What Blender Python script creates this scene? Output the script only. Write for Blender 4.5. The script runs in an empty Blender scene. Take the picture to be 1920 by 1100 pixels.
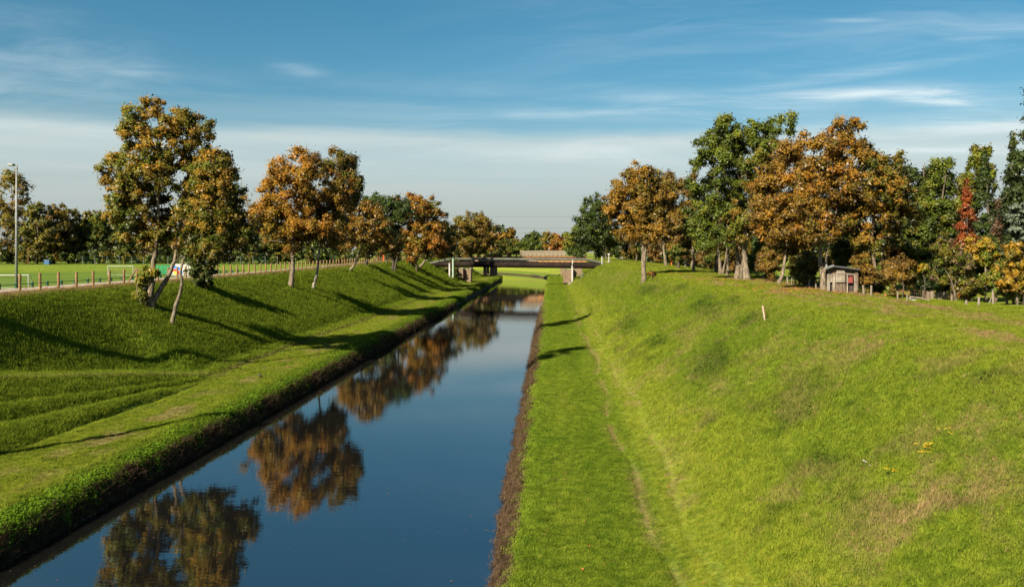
import bpy, math, random
import numpy as np
from mathutils import Vector, Matrix

scene = bpy.context.scene
COL = scene.collection
R = math.radians

# ------------------------------------------------------------------ camera
CAMZ = 10.0                       # metres above the canal water
cam = bpy.data.cameras.new('camera')
cam.sensor_width = 36.0
cam.lens = 30.0
cam.shift_x = -77.0 / 1920.0
cam.shift_y = -80.0 / 1920.0
cam.clip_start = 0.1
cam.clip_end = 6000.0
cam_o = bpy.data.objects.new('camera', cam)
COL.objects.link(cam_o)
cam_o.location = (0, 0, CAMZ)
cam_o.rotation_euler = (R(90), 0, 0)
scene.camera = cam_o

# ------------------------------------------------------------------ light
SUN_EL = 33.5
SUN_DIR = Vector((-0.55 * math.cos(R(SUN_EL)), -0.835 * math.cos(R(SUN_EL)), math.sin(R(SUN_EL))))  # towards the sun
SKY_STRENGTH = 0.09
EXPOSURE = 1.55

sun = bpy.data.lights.new('sun', 'SUN')
sun.energy = 4.5
sun.angle = R(0.6)
sun.color = (1.0, 0.87, 0.66)
sun_o = bpy.data.objects.new('sun', sun)
COL.objects.link(sun_o)
sun_o.location = (-40, -60, 60)
sun_o.rotation_euler = (-SUN_DIR).to_track_quat('-Z', 'Y').to_euler()

world = bpy.data.worlds.new('World')
scene.world = world
world.use_nodes = True
vs = scene.view_settings
vs.view_transform = 'Standard'
vs.look = 'None'
vs.gamma = 1.0
vs.use_curve_mapping = False
vs.exposure = EXPOSURE
scene.render.film_transparent = False
try:
    scene.cycles.use_denoising = True
    scene.cycles.max_bounces = 8
    scene.cycles.transparent_max_bounces = 6
    scene.cycles.diffuse_bounces = 4
    scene.cycles.glossy_bounces = 2
    scene.cycles.sample_clamp_indirect = 4.0
    scene.cycles.caustics_reflective = False
    scene.cycles.caustics_refractive = False
except Exception:
    pass


# ------------------------------------------------------------------ node helpers
class NT:
    def __init__(s, tree):
        s.t = tree

    def n(s, kind, **kw):
        nd = s.t.nodes.new(kind)
        for k, v in kw.items():
            setattr(nd, k, v)
        return nd

    def l(s, a, b):
        s.t.links.new(a, b)

    def setin(s, sock, v):
        if hasattr(v, 'is_output'):
            s.l(v, sock)
        else:
            sock.default_value = v

    def math(s, op, a, b=None, c=None, clamp=False):
        nd = s.n('ShaderNodeMath', operation=op)
        nd.use_clamp = clamp
        s.setin(nd.inputs[0], a)
        if b is not None:
            s.setin(nd.inputs[1], b)
        if c is not None:
            s.setin(nd.inputs[2], c)
        return nd.outputs[0]

    def sstep(s, v, lo, hi, a=0.0, b=1.0):
        nd = s.n('ShaderNodeMapRange')
        nd.interpolation_type = 'SMOOTHSTEP'
        s.setin(nd.inputs[0], v)
        nd.inputs[1].default_value = lo
        nd.inputs[2].default_value = hi
        nd.inputs[3].default_value = a
        nd.inputs[4].default_value = b
        return nd.outputs[0]

    def mix(s, f, a, b, blend='MIX'):
        nd = s.n('ShaderNodeMix', data_type='RGBA', blend_type=blend)
        s.setin(nd.inputs[0], f)
        for sock, v in ((nd.inputs[6], a), (nd.inputs[7], b)):
            if hasattr(v, 'is_output'):
                s.l(v, sock)
            else:
                sock.default_value = tuple(v) + ((1.0,) if len(v) == 3 else ())
        return nd.outputs[2]

    def noise(s, vec, scale, detail=3.0, rough=0.55, dist=0.0):
        nd = s.n('ShaderNodeTexNoise')
        if vec is not None:
            s.l(vec, nd.inputs['Vector'])
        nd.inputs['Scale'].default_value = scale
        nd.inputs['Detail'].default_value = detail
        nd.inputs['Roughness'].default_value = rough
        nd.inputs['Distortion'].default_value = dist
        return nd.outputs['Fac']

    def vscale(s, vec, sc, loc=(0, 0, 0)):
        nd = s.n('ShaderNodeMapping')
        s.l(vec, nd.inputs['Vector'])
        nd.inputs['Scale'].default_value = sc
        nd.inputs['Location'].default_value = loc
        return nd.outputs['Vector']

    def combine(s, x, y, z):
        nd = s.n('ShaderNodeCombineXYZ')
        for i, v in enumerate((x, y, z)):
            s.setin(nd.inputs[i], v)
        return nd.outputs[0]


def new_mat(name):
    m = bpy.data.materials.new(name)
    m.use_nodes = True
    m.node_tree.nodes.clear()
    nt = NT(m.node_tree)
    out = nt.n('ShaderNodeOutputMaterial')
    return m, nt, out


def simple_mat(name, col, rough=0.7, var=0.25, scale=6.0, bump=0.2, metal=0.0, col2=None, stretch=(1, 1, 1), bump_dist=0.02, spec=0.3):
    """A principled surface with noise colour wear and a little relief."""
    m, nt, out = new_mat(name)
    tc = nt.n('ShaderNodeTexCoord')
    v = nt.vscale(tc.outputs['Object'], stretch)
    f = nt.noise(v, scale, 5, 0.6)
    f2 = nt.sstep(f, 0.35, 0.68)
    c2 = col2 or tuple(c * (1 - var) for c in col)
    c = nt.mix(f2, c2, col)
    b = nt.n('ShaderNodeBsdfPrincipled')
    nt.l(c, b.inputs['Base Color'])
    b.inputs['Roughness'].default_value = rough
    b.inputs['Metallic'].default_value = metal
    b.inputs['Specular IOR Level'].default_value = spec
    if bump:
        bp = nt.n('ShaderNodeBump')
        bp.inputs['Strength'].default_value = bump
        bp.inputs['Distance'].default_value = bump_dist
        nt.l(nt.noise(v, scale * 4, 4, 0.6), bp.inputs['Height'])
        nt.l(bp.outputs[0], b.inputs['Normal'])
    nt.l(b.outputs[0], out.inputs['Surface'])
    return m


# ------------------------------------------------------------------ sky
def build_world():
    nt = NT(world.node_tree)
    world.node_tree.nodes.clear()
    out = nt.n('ShaderNodeOutputWorld')
    bg = nt.n('ShaderNodeBackground')
    sky = nt.n('ShaderNodeTexSky', sky_type='NISHITA')
    sky.sun_disc = False
    sky.sun_elevation = R(SUN_EL)
    sky.sun_rotation = R(213.4)
    sky.altitude = 50
    sky.air_density = 1.0
    sky.dust_density = 1.1
    sky.ozone_density = 3.0
    tc = nt.n('ShaderNodeTexCoord')
    d = tc.outputs['Generated']
    sep = nt.n('ShaderNodeSeparateXYZ')
    nt.l(d, sep.inputs[0])
    x, y, z = sep.outputs
    # deeper, more saturated blue as the photograph's grading shows it
    hs = nt.n('ShaderNodeHueSaturation')
    hs.inputs['Saturation'].default_value = 1.32
    hs.inputs['Value'].default_value = 0.37
    hs.inputs['Hue'].default_value = 0.478
    nt.l(sky.outputs[0], hs.inputs['Color'])
    base = hs.outputs[0]
    # the clouds: directions flattened onto a layer overhead
    zz = nt.math('ADD', nt.math('MAXIMUM', z, 0.0), 0.06)
    px = nt.math('DIVIDE', x, zz)
    py = nt.math('DIVIDE', y, zz)
    p = nt.combine(px, py, 0.0)
    # low grey-white stratus that reaches about eight degrees up
    wob = nt.noise(nt.combine(nt.math('MULTIPLY', x, 1.0), nt.math('MULTIPLY', y, 1.0), nt.math('MULTIPLY', z, 9.0)), 2.2, 5, 0.55)
    zed = nt.math('ADD', z, nt.math('MULTIPLY', nt.math('SUBTRACT', wob, 0.5), 0.045))
    band = nt.sstep(zed, 0.124, 0.148, 1.0, 0.0)
    fade = nt.sstep(zed, 0.11, 0.21, 0.36, 0.0)
    streak = nt.noise(nt.combine(nt.math('MULTIPLY', x, 1.6), nt.math('MULTIPLY', y, 1.6), nt.math('MULTIPLY', z, 26.0)), 1.7, 6, 0.6)
    bandd = nt.math('MULTIPLY', band, nt.sstep(streak, 0.25, 0.62, 0.70, 0.97))
    bandd = nt.math('MAXIMUM', bandd, nt.math('MULTIPLY', fade, nt.sstep(streak, 0.3, 0.7)))
    cl_hi = (2.25, 2.62, 2.62, 1)
    cl_lo = (1.85, 2.02, 1.92, 1)
    ccol = nt.mix(nt.sstep(z, 0.02, 0.12), cl_lo, cl_hi)
    ccol = nt.mix(nt.sstep(streak, 0.52, 0.72, 0.0, 0.45), ccol, (1.7, 2.15, 2.25, 1))
    c = nt.mix(bandd, base, ccol)
    # thin cirrus streaks higher up
    warp = nt.noise(p, 0.35, 4, 0.6)
    q = nt.combine(nt.math('MULTIPLY', px, 0.55), nt.math('MULTIPLY_ADD', warp, 1.8, nt.math('MULTIPLY', py, 1.15)), 0.0)
    cir = nt.noise(q, 0.62, 8, 0.62, 0.5)
    cover = nt.noise(p, 0.16, 2, 0.5)
    cm = nt.math('MULTIPLY', nt.sstep(cir, 0.46, 0.76), nt.sstep(cover, 0.36, 0.60))
    cm = nt.math('MULTIPLY', cm, nt.sstep(z, 0.06, 0.13))
    cm = nt.math('MULTIPLY', cm, 0.7)
    # the brighter brush of cirrus on the right: one cloud of its own
    az = nt.math('DIVIDE', x, nt.math('MAXIMUM', y, 0.05))
    el = nt.math('DIVIDE', z, nt.math('MAXIMUM', y, 0.05))

    def wisp(a0, e0, wa, we, tilt, amp):
        da = nt.math('SUBTRACT', az, a0)
        de = nt.math('SUBTRACT', nt.math('SUBTRACT', el, e0), nt.math('MULTIPLY', da, tilt))
        r = nt.math('ADD', nt.math('POWER', nt.math('ABSOLUTE', nt.math('DIVIDE', da, wa)), 2.0),
                    nt.math('POWER', nt.math('ABSOLUTE', nt.math('DIVIDE', de, we)), 2.0))
        g = nt.math('EXPONENT', nt.math('MULTIPLY', r, -1.0))
        s2 = nt.noise(nt.combine(nt.math('MULTIPLY', az, 5.0), nt.math('MULTIPLY_ADD', az, -12.0 * tilt, nt.math('MULTIPLY', el, 60.0)), 0.0), 1.3, 6, 0.6, 0.4)
        g = nt.math('MULTIPLY', g, nt.sstep(s2, 0.30, 0.70, 0.15, 1.0))
        return nt.math('MULTIPLY', nt.math('MULTIPLY', g, amp), nt.sstep(y, 0.05, 0.2))

    for w in ((0.465, 0.180, 0.075, 0.012, -0.06, 1.0), (0.36, 0.183, 0.13, 0.008, 0.04, 0.75), (0.20, 0.176, 0.16, 0.010, -0.04, 0.35),
              (0.30, 0.200, 0.18, 0.007, 0.14, 0.3), (-0.50, 0.212, 0.05, 0.010, -0.1, 0.32), (-0.30, 0.213, 0.03, 0.007, -0.15, 0.25),
              (0.47, 0.247, 0.06, 0.005, 0.06, 0.35), (0.36, 0.270, 0.05, 0.004, 0.02, 0.3), (0.50, 0.145, 0.2, 0.012, 0.03, 0.6),
              (0.45, 0.118, 0.2, 0.008, 0.0, 0.5), (0.05, 0.160, 0.22, 0.006, 0.0, 0.3), (0.10, 0.283, 0.05, 0.0012, 0.27, 0.0)):
        if w[5] > 0:
            cm = nt.math('MAXIMUM', cm, wisp(*w))
    # faint old contrail
    dv = nt.math('SUBTRACT', nt.math('SUBTRACT', el, 0.2565), nt.math('MULTIPLY', nt.math('SUBTRACT', az, 0.105), 0.30))
    ct = nt.math('MULTIPLY', nt.math('EXPONENT', nt.math('MULTIPLY', nt.math('POWER', nt.math('ABSOLUTE', nt.math('DIVIDE', dv, 0.0013)), 2.0), -1.0)),
                 nt.math('MULTIPLY', nt.sstep(az, 0.03, 0.09), nt.sstep(az, 0.155, 0.172, 1.0, 0.0)))
    cm = nt.math('MAXIMUM', cm, nt.math('MULTIPLY', nt.math('MULTIPLY', ct, 0.06), nt.sstep(y, 0.05, 0.2)))
    c = nt.mix(cm, c, (3.6, 3.95, 3.95, 1))
    nt.l(c, bg.inputs['Color'])
    bg.inputs['Strength'].default_value = SKY_STRENGTH
    nt.l(bg.outputs[0], out.inputs['Surface'])


build_world()

# ------------------------------------------------------------------ mesh helpers
rng = np.random.default_rng(7)


def link(o, parent=None):
    COL.objects.link(o)
    if parent is not None:
        o.parent = parent
    return o


def tag(o, label=None, cat=None, group=None, kind=None):
    if label:
        o['label'] = label
    if cat:
        o['category'] = cat
    if group:
        o['group'] = group
    if kind:
        o['kind'] = kind
    return o


def thing(name, label, cat, loc=(0, 0, 0), group=None, rz=0.0):
    o = bpy.data.objects.new(name, None)
    o.empty_display_size = 0.3
    o.location = loc
    o.rotation_euler = (0, 0, rz)
    link(o)
    return tag(o, label, cat, group)


def mesh_np(name, V, F, mat=None, smooth=False, attrs=None):
    """V (n,3); F list of int arrays, each (m,k). attrs: name -> (domain, type, data)."""
    me = bpy.data.meshes.new(name)
    V = np.asarray(V, dtype=np.float32)
    Fs = [np.asarray(f, dtype=np.int32) for f in F if len(f)]
    me.vertices.add(len(V))
    me.vertices.foreach_set('co', V.ravel())
    loops = np.concatenate([f.ravel() for f in Fs])
    sizes = np.concatenate([np.full(len(f), f.shape[1], dtype=np.int32) for f in Fs])
    starts = np.concatenate([[0], np.cumsum(sizes)[:-1]]).astype(np.int32)
    me.loops.add(len(loops))
    me.loops.foreach_set('vertex_index', loops)
    me.polygons.add(len(sizes))
    me.polygons.foreach_set('loop_start', starts)
    me.polygons.foreach_set('loop_total', sizes)
    me.polygons.foreach_set('use_smooth', np.full(len(sizes), bool(smooth)))
    if attrs:
        for k, (dom, typ, data) in attrs.items():
            a = me.attributes.new(k, typ, dom)
            if typ == 'FLOAT_COLOR':
                dd = np.ones((len(data), 4), dtype=np.float32)
                dd[:, :3] = data
                a.data.foreach_set('color', dd.ravel())
            elif typ == 'FLOAT_VECTOR':
                a.data.foreach_set('vector', np.asarray(data, dtype=np.float32).ravel())
            else:
                a.data.foreach_set('value', np.asarray(data, dtype=np.float32).ravel())
    me.update(calc_edges=True)
    if mat is not None:
        me.materials.append(mat)
    return me


def obj(name, me, parent=None, loc=None):
    o = bpy.data.objects.new(name, me)
    if loc is not None:
        o.location = loc
    return link(o, parent)


class MB:
    """Collects shapes, then makes one mesh."""

    def __init__(s):
        s.v, s.f, s.k = [], {}, 0

    def add(s, V, F):
        V = np.asarray(V, dtype=np.float64).reshape(-1, 3)
        for f in F:
            f = np.asarray(f, dtype=np.int64)
            s.f.setdefault(f.shape[1], []).append(f + s.k)
        s.v.append(V)
        s.k += len(V)
        return s

    def box(s, lo, hi, bev=0.0, M=None):
        lo = np.array(lo, float)
        hi = np.array(hi, float)
        if bev <= 0:
            V = np.array([[(lo, hi)[i][0], (lo, hi)[j][1], (lo, hi)[k][2]] for i in (0, 1) for j in (0, 1) for k in (0, 1)])
            F = [[(0, 1, 3, 2), (4, 6, 7, 5), (0, 4, 5, 1), (2, 3, 7, 6), (0, 2, 6, 4), (1, 5, 7, 3)]]
        else:
            b = min(bev, 0.45 * float((hi - lo).min()))
            # chamfered vertical and top edges
            x0, y0, z0 = lo
            x1, y1, z1 = hi

            def ring(i, z):
                return [(x0 + i, y0 + b + 0 * i, z), (x0 + b, y0 + i, z), (x1 - b, y0 + i, z), (x1 - i, y0 + b, z),
                        (x1 - i, y1 - b, z), (x1 - b, y1 - i, z), (x0 + b, y1 - i, z), (x0 + i, y1 - b, z)]
            V = ring(0, z0) + ring(0, z1 - b)
            top = [(min(max(a, x0 + b), x1 - b), min(max(c, y0 + b), y1 - b), z1) for (a, c, _) in ring(0, z1)]
            # keep eight points on top, pulled in by b / 2
            top = [(a * 1.0, c, z1) for (a, c, _) in ring(b * 0.5, z1)]
            V = np.array(V + top)
            q = []
            for r in (0, 8):
                for i in range(8):
                    j = (i + 1) % 8
                    q.append((r + i, r + j, r + 8 + j, r + 8 + i))
            F = [q, [tuple(range(16, 24))], [tuple(range(7, -1, -1))]]
        if M is not None:
            V = np.array([list(M @ Vector(p)) for p in V])
        return s.add(V, F)

    def cyl(s, a, b, r0, r1=None, n=10, cap=True):
        s.sweep([a, b], [r0, r0 if r1 is None else r1], n, cap)
        return s

    def sweep(s, P, rad, n=6, cap=True):
        V, F = sweep(np.array(P, float), np.array(rad, float), n, cap)
        return s.add(V, F)

    def ellipsoid(s, c, r, nu=10, nv=6):
        V, q = [], []
        for i in range(nv + 1):
            t = math.pi * i / nv
            for j in range(nu):
                u = 2 * math.pi * j / nu
                V.append((c[0] + r[0] * math.sin(t) * math.cos(u), c[1] + r[1] * math.sin(t) * math.sin(u), c[2] + r[2] * math.cos(t)))
        for i in range(nv):
            for j in range(nu):
                k = (j + 1) % nu
                q.append((i * nu + j, (i + 1) * nu + j, (i + 1) * nu + k, i * nu + k))
        return s.add(V, [q])

    def disc_sector(s, c, r0, r1, a0, a1, n, axis_u, axis_w, thick=None):
        V, q = [], []
        for i in range(n + 1):
            a = a0 + (a1 - a0) * i / n
            for r in (r0, r1):
                V.append(np.array(c) + np.array(axis_u) * r * math.cos(a) + np.array(axis_w) * r * math.sin(a))
        for i in range(n):
            q.append((2 * i, 2 * i + 1, 2 * i + 3, 2 * i + 2))
        return s.add(V, [q])

    def mesh(s, name, mat, smooth=False, attrs=None):
        return mesh_np(name, np.concatenate(s.v), [np.concatenate(v) for v in s.f.values()], mat, smooth, attrs)

    def build(s, name, mat, parent=None, loc=None, smooth=False):
        return obj(name, s.mesh(name, mat, smooth), parent, loc)


def sweep(P, rad, n=6, cap=True):
    """Tube of n sides along points P with radii rad."""
    m = len(P)
    T = np.zeros_like(P)
    T[1:-1] = P[2:] - P[:-2]
    T[0] = P[1] - P[0]
    T[-1] = P[-1] - P[-2]
    T /= np.linalg.norm(T, axis=1, keepdims=True) + 1e-9
    ref = np.array([0.31, 0.95, 0.05]) if abs(T[0][2]) > 0.7 else np.array([0.05, 0.05, 1.0])
    U = np.cross(T, ref)
    U /= np.linalg.norm(U, axis=1, keepdims=True) + 1e-9
    W = np.cross(T, U)
    a = np.arange(n) * 2 * math.pi / n
    V = P[:, None, :] + rad[:, None, None] * (U[:, None, :] * np.cos(a)[None, :, None] + W[:, None, :] * np.sin(a)[None, :, None])
    V = V.reshape(-1, 3)
    i = np.arange(m - 1)[:, None] * n
    j = np.arange(n)[None, :]
    k = (j + 1) % n
    q = np.stack([i + j, i + k, i + n + k, i + n + j], axis=-1).reshape(-1, 4)
    F = [q]
    if cap:
        F.append(np.array([list(range((m - 1) * n, m * n)), list(range(n - 1, -1, -1))]))
    return V, F


# value noise in numpy
_H = rng.random((256, 256))


def vnoise(x, y):
    xi = np.floor(x).astype(int)
    yi = np.floor(y).astype(int)
    fx = x - xi
    fy = y - yi
    fx = fx * fx * (3 - 2 * fx)
    fy = fy * fy * (3 - 2 * fy)
    a = _H[xi & 255, yi & 255]
    b = _H[(xi + 1) & 255, yi & 255]
    c = _H[xi & 255, (yi + 1) & 255]
    d = _H[(xi + 1) & 255, (yi + 1) & 255]
    return (a * (1 - fx) + b * fx) * (1 - fy) + (c * (1 - fx) + d * fx) * fy


def fbm(x, y, o=4):
    s, a, t = 0.0, 1.0, 0.0
    for i in range(o):
        s = s + a * vnoise(x + 17.3 * i, y - 9.1 * i)
        t += a
        a *= 0.5
        x = x * 2.03
        y = y * 2.03
    return s / t


def sm(x, a, b):
    t = np.clip((x - a) / (b - a), 0, 1)
    return t * t * (3 - 2 * t)


# ------------------------------------------------------------------ the lie of the land
RP = np.array([(-9.7, -1.5), (-3.0, -1.2), (-2.0, -.15), (-1.85, 0.0), (-1.5, .45), (-0.85, .92), (-0.3, 1.0), (3.1, 1.05), (3.5, 1.12), (5.2, 1.85), (12.0, 6.25),
               (13.6, 6.85), (15.6, 7.05), (20, 7.0), (22.5, 6.85), (40, 6.6), (80, 6.5), (900, 6.5)])
LP = np.array([(9.7, -1.5), (16.5, -1.2), (17.3, -.2), (17.6, 0.0), (17.78, .45), (18.08, .85), (18.55, 1.0), (24.2, 1.06), (24.5, 1.27), (25.9, 1.36), (26.7, 2.15),
               (34.3, 6.45), (36.0, 6.95), (37.4, 7.0), (43.5, 7.0), (45, 6.8), (53, 4.5), (900, 4.5)])
_xs = np.arange(-60, 901, 0.05)


def _prof(P, k):
    z = np.interp(_xs, P[:, 0], P[:, 1])
    w = np.exp(-0.5 * (np.arange(-30, 31) * 0.05 / k) ** 2)
    w /= w.sum()
    return np.convolve(np.pad(z, 30, mode='edge'), w, mode='valid')


_RZ0, _RZ1 = _prof(RP, 0.10), _prof(RP, 0.55)
_LZ0, _LZ1 = _prof(LP, 0.07), _prof(LP, 0.40)


def shift(y):
    t = np.clip(y - 293, 0, None)
    return np.where(t < 110, 0.0033 * t * t, 0.0033 * 110 * 110 + (t - 110) * 0.726)


def zbase(xx, y):
    r = np.where(xx < 2.0, np.interp(xx, _xs, _RZ0), np.interp(xx, _xs, _RZ1))
    u = -xx
    lz = np.where(u < 23, np.interp(u, _xs, _LZ0), np.interp(u, _xs, _LZ1))
    # the ramp that climbs out of the left berm towards the viewer
    yc = np.clip(y, 36, 64)
    t = 62.0 - yc
    t = np.where(t > 0, t, 0)
    ue = 23.4 + t * 0.44
    rz = 1.05 + t * 0.13
    w = np.where(y < 63, 1.0, 0.0) * sm(63.0 - y, 0.0, 2.5)
    side = np.where(ue > 23.45, (u - 23.3) / np.maximum(ue - 23.3, 0.05), 1.0)
    side = np.clip(side, 0, 1)
    lin = 1.05 + (rz - 1.05) * (side ** 1.15)
    # ruts along the ramp's flank
    ph = (u - 23.3) / np.maximum(ue - 23.3, 0.5)
    rut = -0.20 * np.exp(-((ph - 0.10) / 0.05) ** 2) - 0.22 * np.exp(-((ph - 0.36) / 0.06) ** 2) - 0.14 * np.exp(-((ph - 0.58) / 0.05) ** 2) + 0.12 * np.exp(-((ph - 0.9) / 0.12) ** 2)
    rut = rut * sm(t, 3, 9)
    crest = np.maximum(36.4, ue + 7.5)
    up = rz + 0.15 + (7.0 - rz - 0.15) * sm((u - ue - 2.6) / (crest - ue - 2.6), 0.0, 1.0)
    ramp = np.where(u < 23.3, lz, np.where(u < ue, lin + rut, np.where(u < ue + 2.6, rz + 0.15 * sm(u, ue, ue + 2.6), up)))
    ramp = np.where(u > crest, np.maximum(lz, np.where(u < crest + 4, 7.0, lz)), ramp)
    lz = lz * (1 - w) + ramp * w
    # dike top rises a little towards the bridge
    lz = lz + sm(u, 30, 36) * (1 - sm(u, 46, 60)) * 0.55 * sm(y, 110, 230)
    # bank behind the sports field
    lz = lz + sm(u, 56, 70) * 1.65 * sm(y, 216, 236)
    z = np.where(xx > -9.7, r, lz)
    return z


def relief(x, y, xx):
    a = np.where((xx > -1.2) | (xx < -18.7), 1.0, 0.35)
    slope = np.where((xx > 4) & (xx < 16), 1.0, 0.45)
    n = (fbm(x * 0.22, y * 0.22, 3) - 0.5) * 0.34 * slope + (fbm(x * 1.1 + 40, y * 1.1, 3) - 0.5) * 0.13
    edge = np.exp(-((xx + 0.9) / 0.5) ** 2) + np.exp(-((xx + 18.3) / 0.5) ** 2)
    n = n + edge * (fbm(x * 2.1 + 9, y * 1.3, 3) - 0.5) * 0.42
    # worn line at the foot of the right slope
    n = n - 0.07 * np.exp(-((xx - track(y)) / 0.16) ** 2) - 0.05 * np.exp(-((xx - track2(y)) / 0.2) ** 2)
    flat = (xx < -36.8) & (xx > -44)
    n = np.where(flat, n * 0.15, n)
    n = np.where(xx < -50, n * 0.25, n)
    return n * a


def track(y):
    return 3.25 + 0.22 * np.sin(y * 0.11) + 0.16 * np.sin(y * 0.37 + 1)


def track2(y):
    return 4.45 + 0.2 * np.sin(y * 0.13 + 2) + 0.15 * np.sin(y * 0.41)


def zf(x, y):
    """Height of the ground at world x, y (arrays or floats)."""
    x = np.asarray(x, float)
    y = np.asarray(y, float)
    xx = x + shift(y)
    return zbase(xx, y) + relief(x, y, xx)


def G(x, y):
    return float(zf(np.array([x]), np.array([y]))[0])


def PX(px, D):
    return (px - 1037.0) / 1600.0 * D


def PZ(py, D):
    return CAMZ - (py - 470.0) / 1600.0 * D


DRY = [(8.9, 20.0, 1.7, 2.4, 1.0), (10.2, 22, 1.3, 1.8, .6), (12.4, 33, 1.6, 2.4, .75), (13.0, 26, 1.3, 1.8, .75), (5.4, 19, .8, 2.5, .35),
       (11.2, 137, 2.2, 16, .8), (9.5, 160, 2.0, 14, .7), (14, 48, 3, 6, .35), (6.0, 42, .8, 3, .5), (5.2, 52, .7, 2.5, .5),
       (5.0, 36, .7, 3, .5), (9.5, 38, 2.0, 5, .35), (10.5, 55, 1.6, 5, .45)]
ROUGH = [(11.5, 64, .9, 5.5, 1.0), (8.6, 45, 1.1, 3.2, 1.0), (11.4, 50.5, .8, 2.2, 1.0), (7.5, 62, .9, 5, .9), (7.5, 30, .7, 1.4, .9), (8.4, 25.6, .9, 1.4, .9), (9.4, 47, .8, 3, .9), (11.0, 58, .7, 3, .8),
         (10.6, 95, 1.2, 8, .8), (7.0, 78, 1.0, 5, .8), (9.0, 19, .6, 1, .7), (6.4, 24, .5, 1, .6), (10.0, 29, .7, 1.4, .7)]


def masks(x, y):
    """dry, yellow, mud, rough: what grows where (all 0..1)."""
    xx = x + shift(y)
    u = -xx
    n1 = fbm(x * 0.9 + 3, y * 0.55, 4)
    n2 = fbm(x * 0.25 + 13, y * 0.12 + 5, 3)
    n3 = fbm(x * 3.1, y * 3.1 + 7, 3)
    dry = np.zeros_like(x)
    for (cx, cy, rx, ry, a) in DRY:
        dry = np.maximum(dry, a * np.exp(-((x - cx) / rx) ** 2 - ((y - cy) / ry) ** 2) * sm(n1 + 0.5 * (n3 - 0.5), 0.40, 0.66) * .85)
    dry = np.maximum(dry, np.exp(-((xx - track(y)) / 0.20) ** 2) * sm(n3, 0.22, 0.5) * 1.1 * sm(fbm(y * 0.4, y * 0.0 + 3, 2), 0.25, 0.55))
    dry = np.maximum(dry, np.exp(-((xx - track2(y)) / 0.16) ** 2) * sm(n3, 0.42, 0.62) * 0.7 * sm(fbm(y * 0.3 + 8, y * 0.0, 2), 0.35, 0.6))
    dry = np.maximum(dry, sm(n1 + .3 * (n3 - .5), 0.58, 0.74) * 0.32 * ((xx > 4) & (xx < 23)))
    dry = np.maximum(dry, sm(n3, 0.62, 0.74) * sm(fbm(y * .35, x * .6, 2), .55, .7) * 0.6 * np.exp(-((xx - 0.6) / 0.7) ** 2))
    for c0, w0, a0 in ((15.6, .45, .5), (18.0, .5, .45), (20.3, .7, .8)):
        dry = np.maximum(dry, a0 * np.exp(-((xx - c0 - .3 * np.sin(y * .09 + c0)) / w0) ** 2) * sm(n1, .34, .6) * sm(y, 20, 30) * (1 - sm(y, 75, 110)))
    # bare patches on the left berm and the dry verge along the path
    dry = np.maximum(dry, np.exp(-((u - 21.2) / 1.2) ** 2) * sm(n1, 0.50, 0.66) * 0.75)
    dry = np.maximum(dry, np.exp(-((u - 24.2) / 0.22) ** 2) * 0.7 * sm(y, 58, 66))
    dry = np.maximum(dry, sm(u, 35.4, 36.5) * (1 - sm(u, 38.8, 39.5)) * (0.45 + 0.5 * sm(n1, .35, .6)))
    t = np.clip(62 - y, 0, 30)
    dry = np.maximum(dry, np.exp(-((u - 23.4 - t * 0.44 - 0.1) / 0.5) ** 2) * 0.45 * (y < 62) * (u > 23.4))
    yel = 0.30 + 0.77 * sm(xx, 3.2, 4.2) - 0.60 * sm(xx, 5.6, 7.8) + 0.55 * sm(xx, 11.5, 14.5)
    yel = np.where(xx > -9.7, yel + 0.10 * np.sin(xx * 2.6) * (xx < 3.2), 0.46 + 0.34 * sm(u, 18.5, 20.3) * (1 - sm(u, 23.6, 24.6)))
    yel = np.where(u > 50, 0.42, yel) + (n2 - 0.5) * 0.7
    mr = sm(xx, -2.6, -1.9) * (1 - sm(xx + (n3 - 0.5) * 0.9 + (n1 - .5) * .8, -1.62, -1.12))
    ml = sm(u, 16.8, 17.4) * (1 - sm(u + (n3 - 0.5) * 1.0 + (n1 - .5) * 1.2, 17.78, 18.18))
    mud = np.where(xx > -9.7, np.where(xx < -1.9, 1.0, mr), np.where(u < 17.5, 1.0, ml))
    rough = np.zeros_like(x)
    for (cx, cy, rx, ry, a) in ROUGH:
        rough = np.maximum(rough, a * np.exp(-((x - cx) / rx) ** 2 - ((y - cy) / ry) ** 2) * sm(n1 + .4 * (n3 - .5), 0.40, 0.58))
    rough = np.maximum(rough, 0.55 * sm(n2, .52, .64) * sm(n1, .45, .62) * ((xx > 5) & (xx < 13)))
    rough = np.maximum(rough, np.exp(-((u - 18.5) / 0.5) ** 2) * 0.35 * sm(n1, .35, .6))
    return np.clip(dry, 0, 1), np.clip(yel, 0, 1), np.clip(mud, 0, 1), np.clip(rough, 0, 1)


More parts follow.
